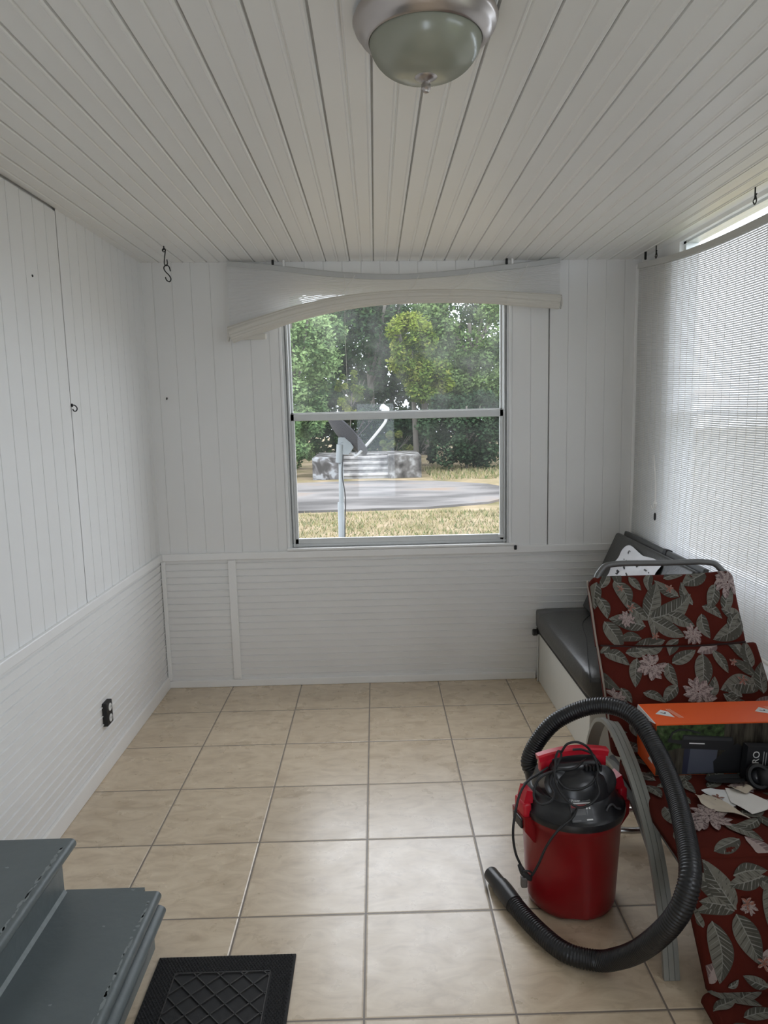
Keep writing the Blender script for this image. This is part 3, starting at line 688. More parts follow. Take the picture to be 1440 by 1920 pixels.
# hose: corrugated, looping over the chair arm and back along the floor
HP = [(.590, -1.866, .36), (.573, -1.845, .405), (.610, -1.835, .479), (.671, -1.842, .55), (.766, -1.862, .602), (.844, -1.90, .619), (.903, -1.96, .597), (.932, -2.06, .536), (.926, -2.2, .490), (.884, -2.38, .464), (.843, -2.510, .436), (.815, -2.54, .375), (.794, -2.535, .325), (.778, -2.518, .282), (.759, -2.48, .218), (.740, -2.43, .150), (.714, -2.372, .084), (.672, -2.322, .036), (.589, -2.278, .030), (.526, -2.179, .030), (.481, -2.068, .030), (.462, -2.005, .030)]
S = spline(HP, 14); pts = []; acc = 0; step = .0021
for p, q in zip(S, S[1:]):
    L = (q - p).length
    while acc < L: pts.append(p.lerp(q, acc / L)); acc += step
    acc -= L
prof = [(1.0, 1.0, .93, .93)[i % 4] for i in range(len(pts))]
hs = MB().tube(pts, .0285, 22, scale=prof).build('hose', HOSEP, va, smooth=60)
MB().tube([V((.481, -2.068, .030)), V((.463, -2.010, .030)), V((.4625, -2.008, .030)), V((.4515, -1.975, .030)), V((.451, -1.973, .030)), V((.430, -1.910, .030)), V((.4285, -1.906, .030))], .029, 26, scale=[1.03, 1.06, 1.06, 1.03, .90, .88, .82]).build('hose_cuff', BLACKP, hs, smooth=50)
# power cord
def V3(l): return [V(p) for p in l]
c1 = V3([(.660, -2.13, .392), (.641, -2.150, .376), (.590, -2.168, .343), (.557, -2.168, .293), (.535, -2.165, .236), (.513, -2.160, .192), (.494, -2.165, .200), (.481, -2.165, .233), (.465, -2.165, .274), (.458, -2.160, .326), (.463, -2.150, .374), (.484, -2.120, .433), (.516, -2.080, .457), (.558, -2.050, .466), (.594, -2.030, .478)])
c2 = V3([(.724, -2.000, .49), (.670, -2.062, .488), (.622, -2.060, .485), (.566, -2.090, .483), (.540, -2.100, .460), (.530, -2.120, .431), (.547, -2.130, .411), (.578, -2.130, .417), (.596, -2.110, .431), (.587, -2.090, .457), (.606, -2.070, .490), (.614, -2.050, .520), (.625, -2.040, .537), (.634, -2.040, .522), (.618, -2.050, .494), (.603, -2.080, .484), (.606, -2.100, .452), (.629, -2.130, .421), (.664, -2.142, .404), (.698, -2.142, .414), (.731, -2.120, .434), (.736, -2.080, .460), (.748, -2.050, .480), (.740, -2.032, .514), (.707, -2.022, .53), (.675, -2.022, .531)])
c3 = V3([(.634, -2.040, .533), (.649, -2.050, .564), (.680, -2.050, .570), (.708, -2.050, .557), (.729, -2.040, .530), (.745, -2.050, .494), (.742, -2.065, .466), (.712, -2.092, .450), (.672, -2.112, .446), (.637, -2.112, .448), (.616, -2.100, .461), (.603, -2.08, .484)])
mb = MB(); mb.tube(spline(c1, 8), .0038, 8); mb.tube(spline(c2, 8), .0038, 8); mb.tube(spline(c3, 8), .0038, 8)
pc = mb.build('power_cord', BLACKM, va, smooth=True)
mb = MB(); mb.tube([(.476, -2.166, .236), (.486, -2.168, .214), (.500, -2.168, .196), (.512, -2.166, .188)], .009, 10, scale=[.7, 1.1, 1.1, .8])
mb.tube(spline([(.482, -2.178, .222), (.500, -2.182, .226), (.512, -2.174, .214)], 4), .003, 6)
mb.build('cord_clip', BLACKM, pc, smooth=True)
mb = MB(); mb.bbox(.480, .500, -2.178, -2.158, .164, .200, .005, 2); pg = mb.build('plug', mat('grey_plug', (.10, .09, .085), .4), pc)
mb = MB()
for dx in (-.005, .005): mb.box(.490 + dx - .001, .490 + dx + .001, -2.171, -2.165, .148, .166)
mb.build('prong', CHROME, pg)

# ------------------------------------------------------------------ vinyl bench along the right wall
be = thing('bench', (1.27, -.6, 0), 'grey vinyl padded bench with white base along the right wall', 'bench')
MB().bbox(1.008, 1.56, -1.10, YB - .02, 0, .300, .004, 2).build('base', LAMIN, be)
MB().box(1.002, 1.565, -1.112, -.04, .300, .318).build('top_rail', BLACKM, be)
MB().bbox(.982, 1.52, -1.19, -.06, .318, .452, .035, 5, puff=.012).build('seat_cushion', VINYLG, be, smooth=True)
mb = MB(); mb.tube(spline([(1.27, -.26, .461), (1.16, -.45, .464), (1.10, -.72, .463), (1.02, -1.02, .456), (.995, -1.13, .446), (.988, -1.165, .41)], 8), .0018, 6); mb.build('crease_shade', INK, be)  # black line laid on the cushion as the shade of its crease
MB().bbox(1.0, 1.006, -.09, -.078, 0, .29, .002, 1).build('edge_strip', ALUM, be)
MB().lathe([(.012, 0), (.013, .012), (.020, .016), (.021, .034), (.016, .040), (.002, .041)], (0, 0, 0), 24, tf=M4.Translation((1.012, -.072, .298)) @ M4.Rotation(-pi / 2, 4, 'Y')).build('knob', BLACKP, be, smooth=40)
# back pad leaning on the window wall
bk = thing('back_pad', (1.3, -.7, .46), 'dark grey vinyl back pad leaning above the bench seat', 'cushion')
tfb = M4.Translation((1.245, -.13, .468)) @ M4.Rotation(RAD(24), 4, 'Y')
MB().bbox(0, .045, -1.02, 0, 0, .475, .016, 4, tf=tfb).build('pad', VINYLG, bk, smooth=40)
sb = thing('back_board', (1.5, -.7, .46), 'second dark slab standing between the back pad and the side blind', 'board')
tfs = M4.Translation((1.366, -.16, .47)) @ M4.Rotation(RAD(14), 4, 'Y')
MB().bbox(0, .026, -1.0, 0, 0, .455, .006, 2, tf=tfs).build('panel', mat('dark_grey_board', (.045, .045, .042), .5), sb)
MB().bbox(-.004, .030, -.60, -.56, .40, .460, .003, 1, tf=tfs).build('clip', BLACKM, sb)
# printed cloth lying over the pad
ct = thing('printed_cloth', (1.37, -.66, .8), 'crumpled white cloth with black marks draped on the back pad', 'cloth')
def clothp(u, v):
    yy = -.30 - .56 * u - .06 * (1 - v) * (1 - u); zz = .437 - .27 * v + .010 * sin(9 * u) - .05 * (u - .45) ** 2
    p = tfb @ V((-.006 - .010 * abs(sin(7 * u + 3 * v)) - .004 * sin(17 * v + 5 * u), yy + .13, zz)); return p
mb = MB(); mb.grid(clothp, 36, 20); rnd = random.Random(11)
for k in range(46):
    u, v = rnd.uniform(.08, .9), rnd.uniform(.08, .92); du, dv = rnd.uniform(.02, .06), rnd.uniform(.02, .07)
    q = [clothp(u, v), clothp(u + du, v + dv * .3), clothp(u + du * .8, v + dv), clothp(u - du * .2, v + dv * .7)]
    nrm = tfb.to_3x3() @ V((-1, 0, 0))
    mb.add([p + nrm * .002 for p in q], [(0, 1, 2, 3)], 1)
mb.build('cloth_sheet', [CLOTH, INK], ct, fixn=False, smooth=True)

# ------------------------------------------------------------------ patio chair frame
pch = thing('patio_chair', (1.16, -1.95, 0), 'metal patio chair with wide grey arm bands and dark tube back', 'chair')
def band(path, w, t, m, name, parent, grooves=True):
    h = w / 2
    sec = [(-h, -t), (-h, t)]
    if grooves:
        for a in (-.36, .36): sec += [(h * a - .002, t), (h * a, t - .0025), (h * a + .002, t)]
    sec += [(h, t), (h, -t)]
    return MB().sweep(path, sec, up=V((0, 0, 1))).build(name, m, parent, smooth=30)
for X, nm in ((.871, 'arm_band'), (1.462, 'arm_band')):
    P = spline([(X, -2.358, 0.0), (X, -2.335, .09), (X, -2.294, .179), (X, -2.203, .32), (X, -2.063, .431), (X, -1.91, .498), (X, -1.80, .514), (X, -1.70, .482), (X, -1.63, .41), (X, -1.585, .318), (X, -1.56, .16), (X, -1.55, 0)], 8)
    # constant side vector along x
    mb = MB(); h, t = .0225, .007
    sec = [(-h, -t), (h, -t), (h, t), (h * .40, t), (h * .36, t - .003), (h * .32, t), (-h * .32, t), (-h * .36, t - .003), (-h * .40, t), (-h, t)]
    vs = []; n = len(sec)
    for i, p in enumerate(P):
        tg = (P[min(i + 1, len(P) - 1)] - P[max(0, i - 1)]).normalized(); nn = tg.cross(V((1, 0, 0))); nn = -nn if nn.z < 0 and i > 3 else nn
        nn = V((0, tg.z, -tg.y)) * (-1)
        for a, b in sec: vs.append(p + V((a, 0, 0)) + nn * b)
    fs = [(i * n + j, i * n + (j + 1) % n, (i + 1) * n + (j + 1) % n, (i + 1) * n + j) for i in range(len(P) - 1) for j in range(n)]
    fs += [tuple(range(n)), tuple((len(P) - 1) * n + j for j in range(n))]
    mb.add(vs, fs); mb.build(nm, FRAMEG, pch, smooth=30)
    s = 1 if X < 1 else -1
    MB().sweep(spline([(X + s * .012, -2.30, .15), (X + s * .012, -2.20, .235), (X + s * .014, -2.06, .305), (X + s * .016, -1.90, .345), (X + s * .016, -1.78, .350), (X + s * .016, -1.68, .318), (X + s * .016, -1.63, .25)], 8), [(-.011, -.006), (.011, -.006), (.011, .006), (-.011, .006)]).build('lower_brace', FRAMEG, pch, smooth=30)
    MB().tube([(X + s * .008, -1.64, .30), (X + s * .01, -1.66, .10)], .008, 8).build('rear_strut', FRAMED, pch, smooth=True)
bt = spline([(.895, -1.735, .50), (.895, -1.60, .80), (.893, -1.535, .945), (.915, -1.512, .994), (.965, -1.503, 1.017), (1.15, -1.502, 1.017), (1.325, -1.503, 1.016), (1.375, -1.512, .99), (1.40, -1.535, .94), (1.405, -1.60, .80), (1.405, -1.735, .50)], 8)
MB().tube(bt, .0115, 12).build('back_tube', FRAMED, pch, smooth=True)
mb = MB()
for yy in (-1.80, -2.36): mb.tube([(.885, yy, .335), (1.448, yy, .335)], .011, 10)
for xx in (.905, 1.43): mb.tube([(xx, -1.72, .345), (xx, -2.38, .335)], .011, 10)
mb.build('seat_frame', FRAMED, pch, smooth=True)
mb = MB(); mb.tube([(.874, -1.655, .10), (1.458, -1.655, .10)], .010, 10); mb.tube([(.874, -1.71, .06), (.98, -1.72, .055), (1.458, -1.71, .06)], .012, 10)
mb.build('rear_stretcher', CHROME, pch, smooth=True)

# ------------------------------------------------------------------ floral cushion on the chair
cu = thing('chair_cushion', (1.15, -2.0, .4), 'long brick red floral cushion folded over the patio chair', 'cushion')
MATS = [FAB_R, FAB_L, FAB_L2, FAB_L3, FAB_P, FAB_P2, FAB_B]
def print_on(mb, S, W, L, leaves, flowers, buds, seed):
    """fabric print: leaves, flowers and buds laid into the cushion's surface S(u,v,h)"""
    rnd = random.Random(seed); lay = [0]
    def pt(u, v):
        u = max(.004, min(W - .004, u)); v = max(.004, min(L - .004, v)); return S(u, v, .0016 + lay[0])
    def leaf(u0, v0, u1, v1, wf=.46, m=(1, 2, 3), serr=True):
        lay[0] += .00004
        d = V((u1 - u0, v1 - v0)); ln = d.length
        if ln < .012: return
        t = d / ln; n = V((-t.y, t.x)); bend = rnd.uniform(-.14, .14) * ln; w = ln * wf * rnd.uniform(.85, 1.15); K = 12
        def mid(s): return V((u0, v0)) + d * s + n * bend * sin(pi * s)
        def hw(s): return w * .5 * ((sin(pi * min(1, s ** .8)) ** .8 if serr else sin(pi * s ** 1.3) ** .75) if 0 < s < 1 else 0)
        for side in (-1, 1):
            for i in range(K):
                s0, s1 = i / K, (i + 1) / K; a, b = mid(s0), mid(s1)
                mb.add([pt(*a), pt(*b), pt(*(b + n * side * hw(s1))), pt(*(a + n * side * hw(s0)))], [(0, 1, 2, 3)], m[0] if side > 0 else m[1])
        lay[0] += .00003
        nb_ = max(4, int(ln / .011))
        for side in (-1, 1):
            for i in range(1, nb_):
                s0 = i / nb_; s1 = min(.97, s0 + .13); a = mid(s0); e = mid(s1) + n * side * hw(s1) * .92; th = t * (.0022 if i % 2 else .0012)
                mb.add([pt(*(a - th)), pt(*(a + th)), pt(*(e + th * .5)), pt(*(e - th * .5))], [(0, 1, 2, 3)], m[2] if (i % 2) ^ (side > 0) else (m[1] if side > 0 else m[0]))
        lay[0] += .00002
        for i in range(K):
            a, b = mid(i / K), mid((i + 1) / K); q = .0014 * (1 - i / K) + .0004
            mb.add([pt(*(a - n * q)), pt(*(b - n * q)), pt(*(b + n * q)), pt(*(a + n * q))], [(0, 1, 2, 3)], m[2])
    cen = [V(((l[0] + l[2]) / 2, (l[1] + l[3]) / 2)) for l in leaves] + [V(f[:2]) for f in flowers]
    for k in range(400):
        c_ = V((rnd.uniform(.01, W - .01), rnd.uniform(.01, L - .01)))
        if all((c_ - q).length > .056 for q in cen):
            cen.append(c_); a_ = rnd.uniform(0, 6.28); h_ = rnd.uniform(.035, .055); leaf(c_.x - cos(a_) * h_, c_.y - sin(a_) * h_, c_.x + cos(a_) * h_, c_.y + sin(a_) * h_, .42, rnd.choice(((1, 2, 3), (2, 2, 1), (1, 2, 3), (4, 5, 4))))
    for l in leaves: leaf(*l)
    for (u, v, r) in flowers:
        for ring_, (nr, rr, wf) in enumerate(((10, 1.05, .40), (8, .74, .46), (6, .44, .55))):
            a0 = rnd.uniform(0, 6)
            for k in range(nr):
                a = a0 + 2 * pi * k / nr + rnd.uniform(-.15, .15); R = r * rr * rnd.uniform(.85, 1.15)
                leaf(u + cos(a) * r * .06, v + sin(a) * r * .06, u + cos(a) * R, v + sin(a) * R, wf, ((4, 5, 4) if ring_ != 1 else (5, 4, 4)), False)
    for (u, v, r) in buds:
        for k in range(5):
            a = k * 1.3 + rnd.uniform(-.3, .3); leaf(u, v, u + cos(a) * r, v + sin(a) * r, .4, (6, 4, 6), False)
def pad_panel(name, W, L, O, A, B, T, leaves, flowers, buds, seed, bul=.012, shape=None, rct=.045, rcb=.045, rt=.028, rb=.028):
    O, A, B = V(O), V(A), V(B); Nn = A.cross(B).normalized()
    if Nn.y > 0 and abs(Nn.y) > abs(Nn.z): Nn = -Nn
    if abs(Nn.z) > abs(Nn.y) and Nn.z < 0: Nn = -Nn
    def S(u, v, h=0.):
        fu, fv = u / W, v / L
        eu = min(fu, 1 - fu) * W; ev = min(fv, 1 - fv) * L; RC = rct if fv < .5 else rcb; rv = rt if fv < .5 else rb
        def rd(e, r): return 0 if e >= r else r - math.sqrt(max(0, r * r - (r - e) ** 2))
        drop = min(.03, rd(eu, .028) + rd(ev, rv))
        b = bul * (1 - (2 * fu - 1) ** 2) * (1 - (2 * fv - 1) ** 4)
        du, dv = max(0, RC - min(u, W - u)), max(0, RC - min(v, L - v))
        if du > 0 and dv > 0:
            d_ = math.hypot(du, dv)
            if d_ > RC:
                k_ = (d_ - RC) / d_; u += du * k_ * (1 if u < W / 2 else -1); v += dv * k_ * (1 if v < L / 2 else -1)
        P = O + A * u + B * v + Nn * (b - drop + h)
        if shape: P = shape(P, fu, fv)
        return P
    mb = MB(); nu, nv = 28, 20
    def wrp(f, n):  # denser sampling near the edges
        return f
    us = [0, .004, .010, .018, .028] + [W * i / 22 for i in range(2, 21)] + [W - .028, W - .018, W - .010, W - .004, W]
    vs_ = [0, .004, .010, .018, .028] + [L * i / 14 for i in range(1, 14) if .03 < L * i / 14 < L - .03] + [L - .028, L - .018, L - .010, L - .004, L]
    us = sorted(set(us)); vs_ = sorted(set(vs_)); n = len(us)
    top = [S(u, v) for v in vs_ for u in us]
    bot = [S(u, v) - Nn * (T - 2 * min(.02, max(0, (.028 - min(u, W - u, v, L - v)))) if min(u, W - u, v, L - v) < .028 else T) for v in vs_ for u in us]
    q = [(j * n + i, j * n + i + 1, (j + 1) * n + i + 1, (j + 1) * n + i) for j in range(len(vs_) - 1) for i in range(n - 1)]
    o = len(top); mb.add(top + bot, q + [tuple(o + k for k in reversed(f)) for f in q])
    rim = [i for i in range(n)] + [j * n + n - 1 for j in range(1, len(vs_))] + [(len(vs_) - 1) * n + i for i in range(n - 2, -1, -1)] + [j * n for j in range(len(vs_) - 2, 0, -1)]
    for a, b in zip(rim, rim[1:] + rim[:1]): mb.f.append((b, a, a + o, b + o)); mb.m.append(0)
    print_on(mb, S, W, L, leaves, flowers, buds, seed)
    return mb.build(name, MATS, cu, smooth=True, fixn=False)
BACK = ([(0.193,0.175,0.248,0.039),(0.205,0.171,0.368,0.086),(0.181,0.199,0.051,0.171),(0.212,0.179,0.32,0.238),(0.034,0.181,0.089,0.283),(0.092,0.028,0.128,0.137),(0.027,0.031,0.008,0.133),(0.151,0.013,0.186,0.068),(0.445,0.005,0.342,0.052),(0.467,0.055,0.425,0.145),(0.545,0.196,0.472,0.146),(0.55,0.194,0.423,0.253),(0.394,0.16,0.412,0.248),(0.271,0.157,0.362,0.203),(0.133,0.276,0.246,0.248),(0.037,0.266,0.0,0.297),(0.091,0.295,0.186,0.274),(0.127,0.315,0.103,0.421),(0.233,0.333,0.248,0.421),(0.248,0.334,0.346,0.286),(0.366,0.302,0.329,0.434),(0.408,0.291,0.437,0.377),(0.529,0.36,0.535,0.263),(0.536,0.432,0.394,0.436),(0.248,0.417,0.189,0.475),(0.126,0.44,0.196,0.475),(0.56,0.377,0.503,0.446),(0.464,0.464,0.418,0.414),(0.543,0.455,0.57,0.343),(0.031,0.441,0.067,0.475),(0.013,0.298,0.096,0.341),(0.052,0.423,0.082,0.476),(0.488,0.223,0.536,0.164),(0.281,0.429,0.323,0.467),(0.4,0.451,0.479,0.486),(0.023,0.089,0.047,0.171),(0.295,0.247,0.245,0.305),(.06,.55,.12,.6),(.3,.55,.42,.6)],
 [(0.516,0.052,0.055),(0.349,0.231,0.036),(0.173,0.343,0.052),(0.313,0.441,0.055),(0.027,0.463,0.04),(0.114,0.173,0.03)],
 [(0.288,0.065,0.018),(0.136,0.133,0.018),(0.107,0.06,0.015),(0.462,0.339,0.015),(0.477,0.406,0.02),(0.208,0.235,0.015)])
SEAT = ([(0.154,0.209,0.152,0.287),(0.064,0.451,0.01,0.54),(0.092,0.284,0.111,0.344),(0.16,0.456,0.23,0.535),(0.223,0.406,0.313,0.383),(0.227,0.196,0.301,0.15),(0.376,0.205,0.335,0.169),(0.083,0.371,0.052,0.341),(.40,.42,.48,.50),(.30,.48,.42,.46),(.05,.05,.15,.12),(.02,.22,.04,.30),(.03,.35,.02,.44),(.25,.33,.20,.28)],
 [(0.134,0.415,0.062),(0.311,0.265,0.04),(.46,.34,.05)], [(.2,.33,.02)])
LEG = ([(0.115,0.128,0.009,0.035),(0.112,0.126,0.057,0.002),(0.109,0.131,0.007,0.136),(0.043,0.157,0.028,0.319),(0.112,0.139,0.152,0.271),(0.09,0.117,0.02,0.107),(0.205,0.043,0.107,0.065),(0.222,0.057,0.197,0.183),(0.126,0.041,0.22,0.03),(0.163,0.329,0.097,0.297),(0.05,0.328,0.083,0.307),(0.207,0.3,0.161,0.326),(0.016,0.175,0.004,0.12),(.33,.15,.44,.10),(.33,.16,.40,.28),(.32,.14,.28,.05),(.45,.2,.54,.28)],
 [(0.15,0.121,0.022),(.34,.22,.05),(.48,.08,.05)], [(0.145,0.11,0.02),(0.159,.263,.022),(0.199,0.248,0.02)])
FOOT = ([(0.015,0.006,0.129,0.069),(0.037,0.004,0.134,0.012),(0.088,0.043,0.155,0.02),(0.005,0.064,0.074,0.042),(.02,.12,.14,.2),(.2,.05,.32,.1)], [(.35,.2,.06)], [])
bo, bd = V((.862, -1.53, .985)), V((0, -.504, -.8637)).normalized()
def split(tab, v0, v1):
    f = lambda l, k: [tuple(x) for x in l]
    lv = [(a, b - v0, c, d - v0) for a, b, c, d in tab[0] if v0 - .01 <= (b + d) / 2 < v1 + .01]
    fv = [(a, b - v0, r) for a, b, r in tab[1] if v0 <= b < v1]; bv = [(a, b - v0, r) for a, b, r in tab[2] if v0 <= b < v1]
    return lv, fv, bv
VS = .268
sagf = lambda P, fu, fv: P + V((.018 * (2 * fu - 1) * (fv > .0) * .5, 0, 0))
pad_panel('upper_back_pad', .552, VS, bo, (1, 0, 0), bd, .05, *split(BACK, 0, VS), 1, .014, lambda P, fu, fv: P + V((0, 0, .012 * (fu > .75) * (fu - .75) * 4 * (1 - fv) - .012 * fv * (1 - (2 * fu - 1) ** 2))), .05, .004, .026, .012)
pad_panel('lower_back_pad', .585, .654 - VS, bo + bd * VS + V((.004, 0, 0)), (1, 0, 0), bd, .05, *split(BACK, VS, .7), 2, .016, lambda P, fu, fv: P + V((.02 * fu * (1 - (1 - fv) ** 2), 0, -.012 * (1 - fv) * (1 - (2 * fu - 1) ** 2))), .004, .03, .012, .028)
pad_panel('seat_pad', .56, .565, (.880, -1.83, .412), (1, 0, 0), (0, -1, 0), .06, *SEAT, 3, .010)
ld = V((.04, -.22, -.97)).normalized()
pad_panel('leg_pad', .56, .358, (.868, -2.405, .40), (1, 0, 0), ld, .05, *LEG, 4, .012, lambda P, fu, fv: P + V((.045 * fv * (1 - fu), 0, 0)), .01, .006, .028, .014)
pad_panel('foot_pad', .54, .40, (.905, -2.462, .060), (1, 0, 0), (0, -1, 0), .046, *FOOT, 5, .006, None, .006, .03, .014, .02)
# dark seams between the pads
MB().tube([bo + bd * VS + V((.012 + .532 * i / 20, .006, -.004 - .012 * (1 - (2 * i / 20 - 1) ** 2))) for i in range(21)], .004, 6).build('seam', FAB_E, cu, smooth=True)
MB().tube(spline([bo + V((.004, .02, -.03)), bo + bd * .12 + V((.000, .018, 0)), bo + bd * .26 + V((.002, .02, 0)), bo + bd * .40 + V((.006, .018, 0)), bo + bd * .60 + V((.008, .02, 0))], 8), .004, 6).build('welt', mat('cream_welt', (.30, .25, .21), .9), cu, smooth=True)
MB().tube([V((.922 + .50 * i / 10, -2.490, .050)) for i in range(11)], .004, 6).build('seam', FAB_E, cu, smooth=True)

# ------------------------------------------------------------------ things on the seat
bx0, bx1, by0, by1, bz0, bz1 = .948, 1.40, -2.005, -1.842, .425, .600
ob = thing('cardboard_box', (1.17, -1.92, bz0), 'orange cardboard box with white triangle emblem on the cushion', 'box')
MB().box(bx0, bx1, by0, by1, bz0, bz1).build('carton', ORANGE, ob)
mb = MB(); e = .0006
mb.add([(bx0 + .001, by0 - e, bz0 + .001), (bx1, by0 - e, bz0 + .001), (bx1, by0 - e, bz1 - .004), (bx0 + .001, by0 - e, bz1 - .004)], [(0, 1, 2, 3)], 1)
mb.add([(bx0 + .001, by0 - 2 * e, .50), (bx0 + .22, by0 - 2 * e, .555), (bx0 + .22, by0 - 2 * e, bz1 - .004), (bx0 + .001, by0 - 2 * e, bz1 - .004)], [(0, 1, 2, 3)], 0)
mb.add([(x, by0 - 3 * e, z) for x, z in ((1.052, .43), (1.14, .43), (1.15, .515), (1.06, .515))], [(0, 1, 2, 3)], 2)
mb.add([(x, by0 - 3 * e, z) for x, z in ((1.035, .43), (1.052, .43), (1.06, .515), (1.040, .515))], [(0, 1, 2, 3)], 3)
mb.add([(x, by0 - 4 * e, z) for x, z in ((1.14, .43), (1.24, .43), (1.235, .515), (1.21, .53), (1.165, .50), (1.135, .47))], [(0, 1, 2, 3, 4, 5)], 4)
mb.build('front_print', [PGREEN, PWOOD, PBLUE, PNAVY, INK], ob, fixn=False)
# printed dark torch-shaped tool on the carton front
mb = MB(); f = by0 - 5 * e
mb.add([(x, f, z) for x, z in ((1.03, .518), (1.195, .506), (1.20, .535), (1.195, .552), (1.035, .565), (1.03, .545))], [(0, 1, 2, 3, 4, 5)], 0)
mb.add([(x, f - e, z) for x, z in ((1.035, .548), (1.193, .538), (1.193, .548), (1.037, .560))], [(0, 1, 2, 3)], 1)
mb.add([(x, f - e, z) for x, z in ((1.055, .5335), (1.105, .530), (1.105, .5335), (1.055, .537))], [(0, 1, 2, 3)], 2)
mb.add([(x, f, z) for x, z in ((.985, .540), (1.03, .532), (1.03, .545), (.985, .553))], [(0, 1, 2, 3)], 0)
mb.sweep([V((x, f, z)) for x, z in ((.992, .55), (1.0, .572), (1.02, .582), (1.05, .580), (1.09, .568))], [(-.003, -.0004), (.003, -.0004), (.003, .0004), (-.003, .0004)], 0, up=V((0, 1, 0)))
mb.build('printed_tool', [INK, mat('ink_grey', (.035, .035, .04), .4), WCARD], ob, fixn=False)
zt = bz1 + e
def emblem(cx, cy):
    mb = MB(); q = .05
    mb.add([(cx + q * a, cy + q * b, zt) for a, b in ((-.55, -.02), (.04, .62), (.42, .28), (.50, -.62))], [(0, 1, 2, 3)], 0)
    mb.add([(cx + .05 * a, cy + .05 * b, zt + e) for a, b in ((-.22, .12), (-.05, .02), (.12, -.06), (.2, .10), (.15, .2), (.06, .04), (-.1, .16))], [(0, 1, 2, 3, 4, 5, 6)], 1)
    for k in range(3):
        x = cx + .032 + k * .006; mb.add([(x - .012, cy + .035, zt), (x - .009, cy + .035, zt), (x + .009, cy - .035, zt), (x + .006, cy - .035, zt)], [(0, 1, 2, 3)], 2)
    mb.build('emblem', EMB, ob, fixn=False)
EMB = [WCARD, mat('emblem_blue_black', (.03, .035, .06), .5), mat('emblem_pale', (.85, .45, .33), .5)]
emblem(1.003, -1.925); emblem(1.335, -1.925)
# white inner flap sticking out at the left end and side mark
MB().add([(bx0 - .002, by1 - .004, bz1), (bx0 - .002, by0 + .006, bz1), (bx0 - .026, by1 - .05, bz1 - .012), (bx0 - .026, by1 - .051, bz1 - .012), (bx0, by1 - .004, bz1 + .001), (bx0, by0 + .006, bz1 + .001)], [(0, 1, 2), (0, 2, 4), (1, 5, 2), (4, 2, 5)]).build('end_flap', WCARD, ob, fixn=False)
MB().add([(bx0 - e, -1.985, .455), (bx0 - e, -1.965, .475), (bx0 - e, -1.945, .455)], [(0, 1, 2)]).build('side_mark', WCARD, ob, fixn=False)

bb = thing('black_carton', (1.3, -2.03, .43), 'black carton with white lettering beside the orange box', 'box')
tfk = M4.Translation((1.215, -2.022, .4255)) @ M4.Rotation(RAD(4), 4, 'Y')
MB().box(0, .16, -.03, 0, 0, .115, tf=tfk).build('carton', INK, bb)
text('PRO', .030, tfk @ M4.Translation((.030, -.0306, .072)) @ M4.Rotation(pi / 2, 4, 'X') @ M4.Rotation(pi / 2, 4, 'Z'), WCARD, bb)
mb = MB()
for k, x in enumerate((.052, .060, .072, .082)): mb.box(x, x + .0022, -.0306, -.030, .05 + .004 * k, .10 - .003 * k, tf=tfk)
mb.build('fine_print', mat('faint_white_print', (.4, .4, .4), .6), bb)
gg = thing('goggles', (1.24, -2.09, .43), 'black goggles lying against the black carton on the cushion', 'goggles')
mb = MB(); tfg = M4.Translation((1.236, -2.095, .462)) @ M4.Rotation(RAD(60), 4, 'X') @ M4.Rotation(RAD(-10), 4, 'Y')
mb.lathe([(.030, -.022), (.038, -.012), (.040, 0), (.036, .012), (.028, .014), (.026, .006), (.024, -.006)], (0, 0, 0), 32, tf=tfg @ M4.Scale(.9, 4, (1, 0, 0)), cap=False)
mb.build('eye_cup', BLACKM, gg, smooth=40)
MB().lathe([(.002, -.004), (.026, -.006)], (0, 0, 0), 24, tf=tfg @ M4.Scale(.9, 4, (1, 0, 0))).build('lens', mat('smoky_lens', (.05, .05, .055), .15), gg, smooth=True)
MB().bbox(1.235, 1.33, -2.125, -2.06, .43, .485, .018, 3).build('frame', BLACKM, gg, smooth=True)
MB().sweep(spline([(1.20, -2.085, .445), (1.15, -2.07, .436), (1.10, -2.055, .434), (1.13, -2.045, .436), (1.20, -2.05, .44)], 8), [(-.010, -.0015), (.010, -.0015), (.010, .0015), (-.010, .0015)]).build('strap', BLACKM, gg, smooth=30)

def sheet(name, pts, z, m, label, cat, curl=.004, seed=0, t=.0008):
    rnd = random.Random(seed); cx = sum(p[0] for p in pts) / len(pts); cy = sum(p[1] for p in pts) / len(pts); mb = MB(); n = len(pts); R = 4
    vs = [(cx, cy, z)]
    for r_ in range(1, R + 1):
        for i in range(n * 3):
            a, b = pts[i // 3], pts[(i // 3 + 1) % n]; q = (i % 3) / 3; px, py = a[0] + (b[0] - a[0]) * q, a[1] + (b[1] - a[1]) * q; k = r_ / R
            vs.append((cx + (px - cx) * k, cy + (py - cy) * k, z + curl * k * k * (.4 + .6 * sin(i * .9 + seed))))
    N = n * 3; fs = [(0, 1 + i, 1 + (i + 1) % N) for i in range(N)]
    for r_ in range(R - 1): fs += [(1 + r_ * N + i, 1 + (r_ + 1) * N + i, 1 + (r_ + 1) * N + (i + 1) % N, 1 + r_ * N + (i + 1) % N) for i in range(N)]
    o = len(vs); mb.add(vs + [(x, y, zz - t) for x, y, zz in vs], fs + [tuple(o + k for k in reversed(f)) for f in fs])
    return tag(mb.build(name, m, smooth=True, fixn=False), label, cat)
sheet('paper_sheet', [(1.050, -2.113), (1.085, -2.10), (1.128, -2.115), (1.118, -2.20), (1.098, -2.208), (1.07, -2.16)], .4305, WCARD, 'small white paper sheet with a folded edge, leftmost on the seat', 'paper', .003, 1)
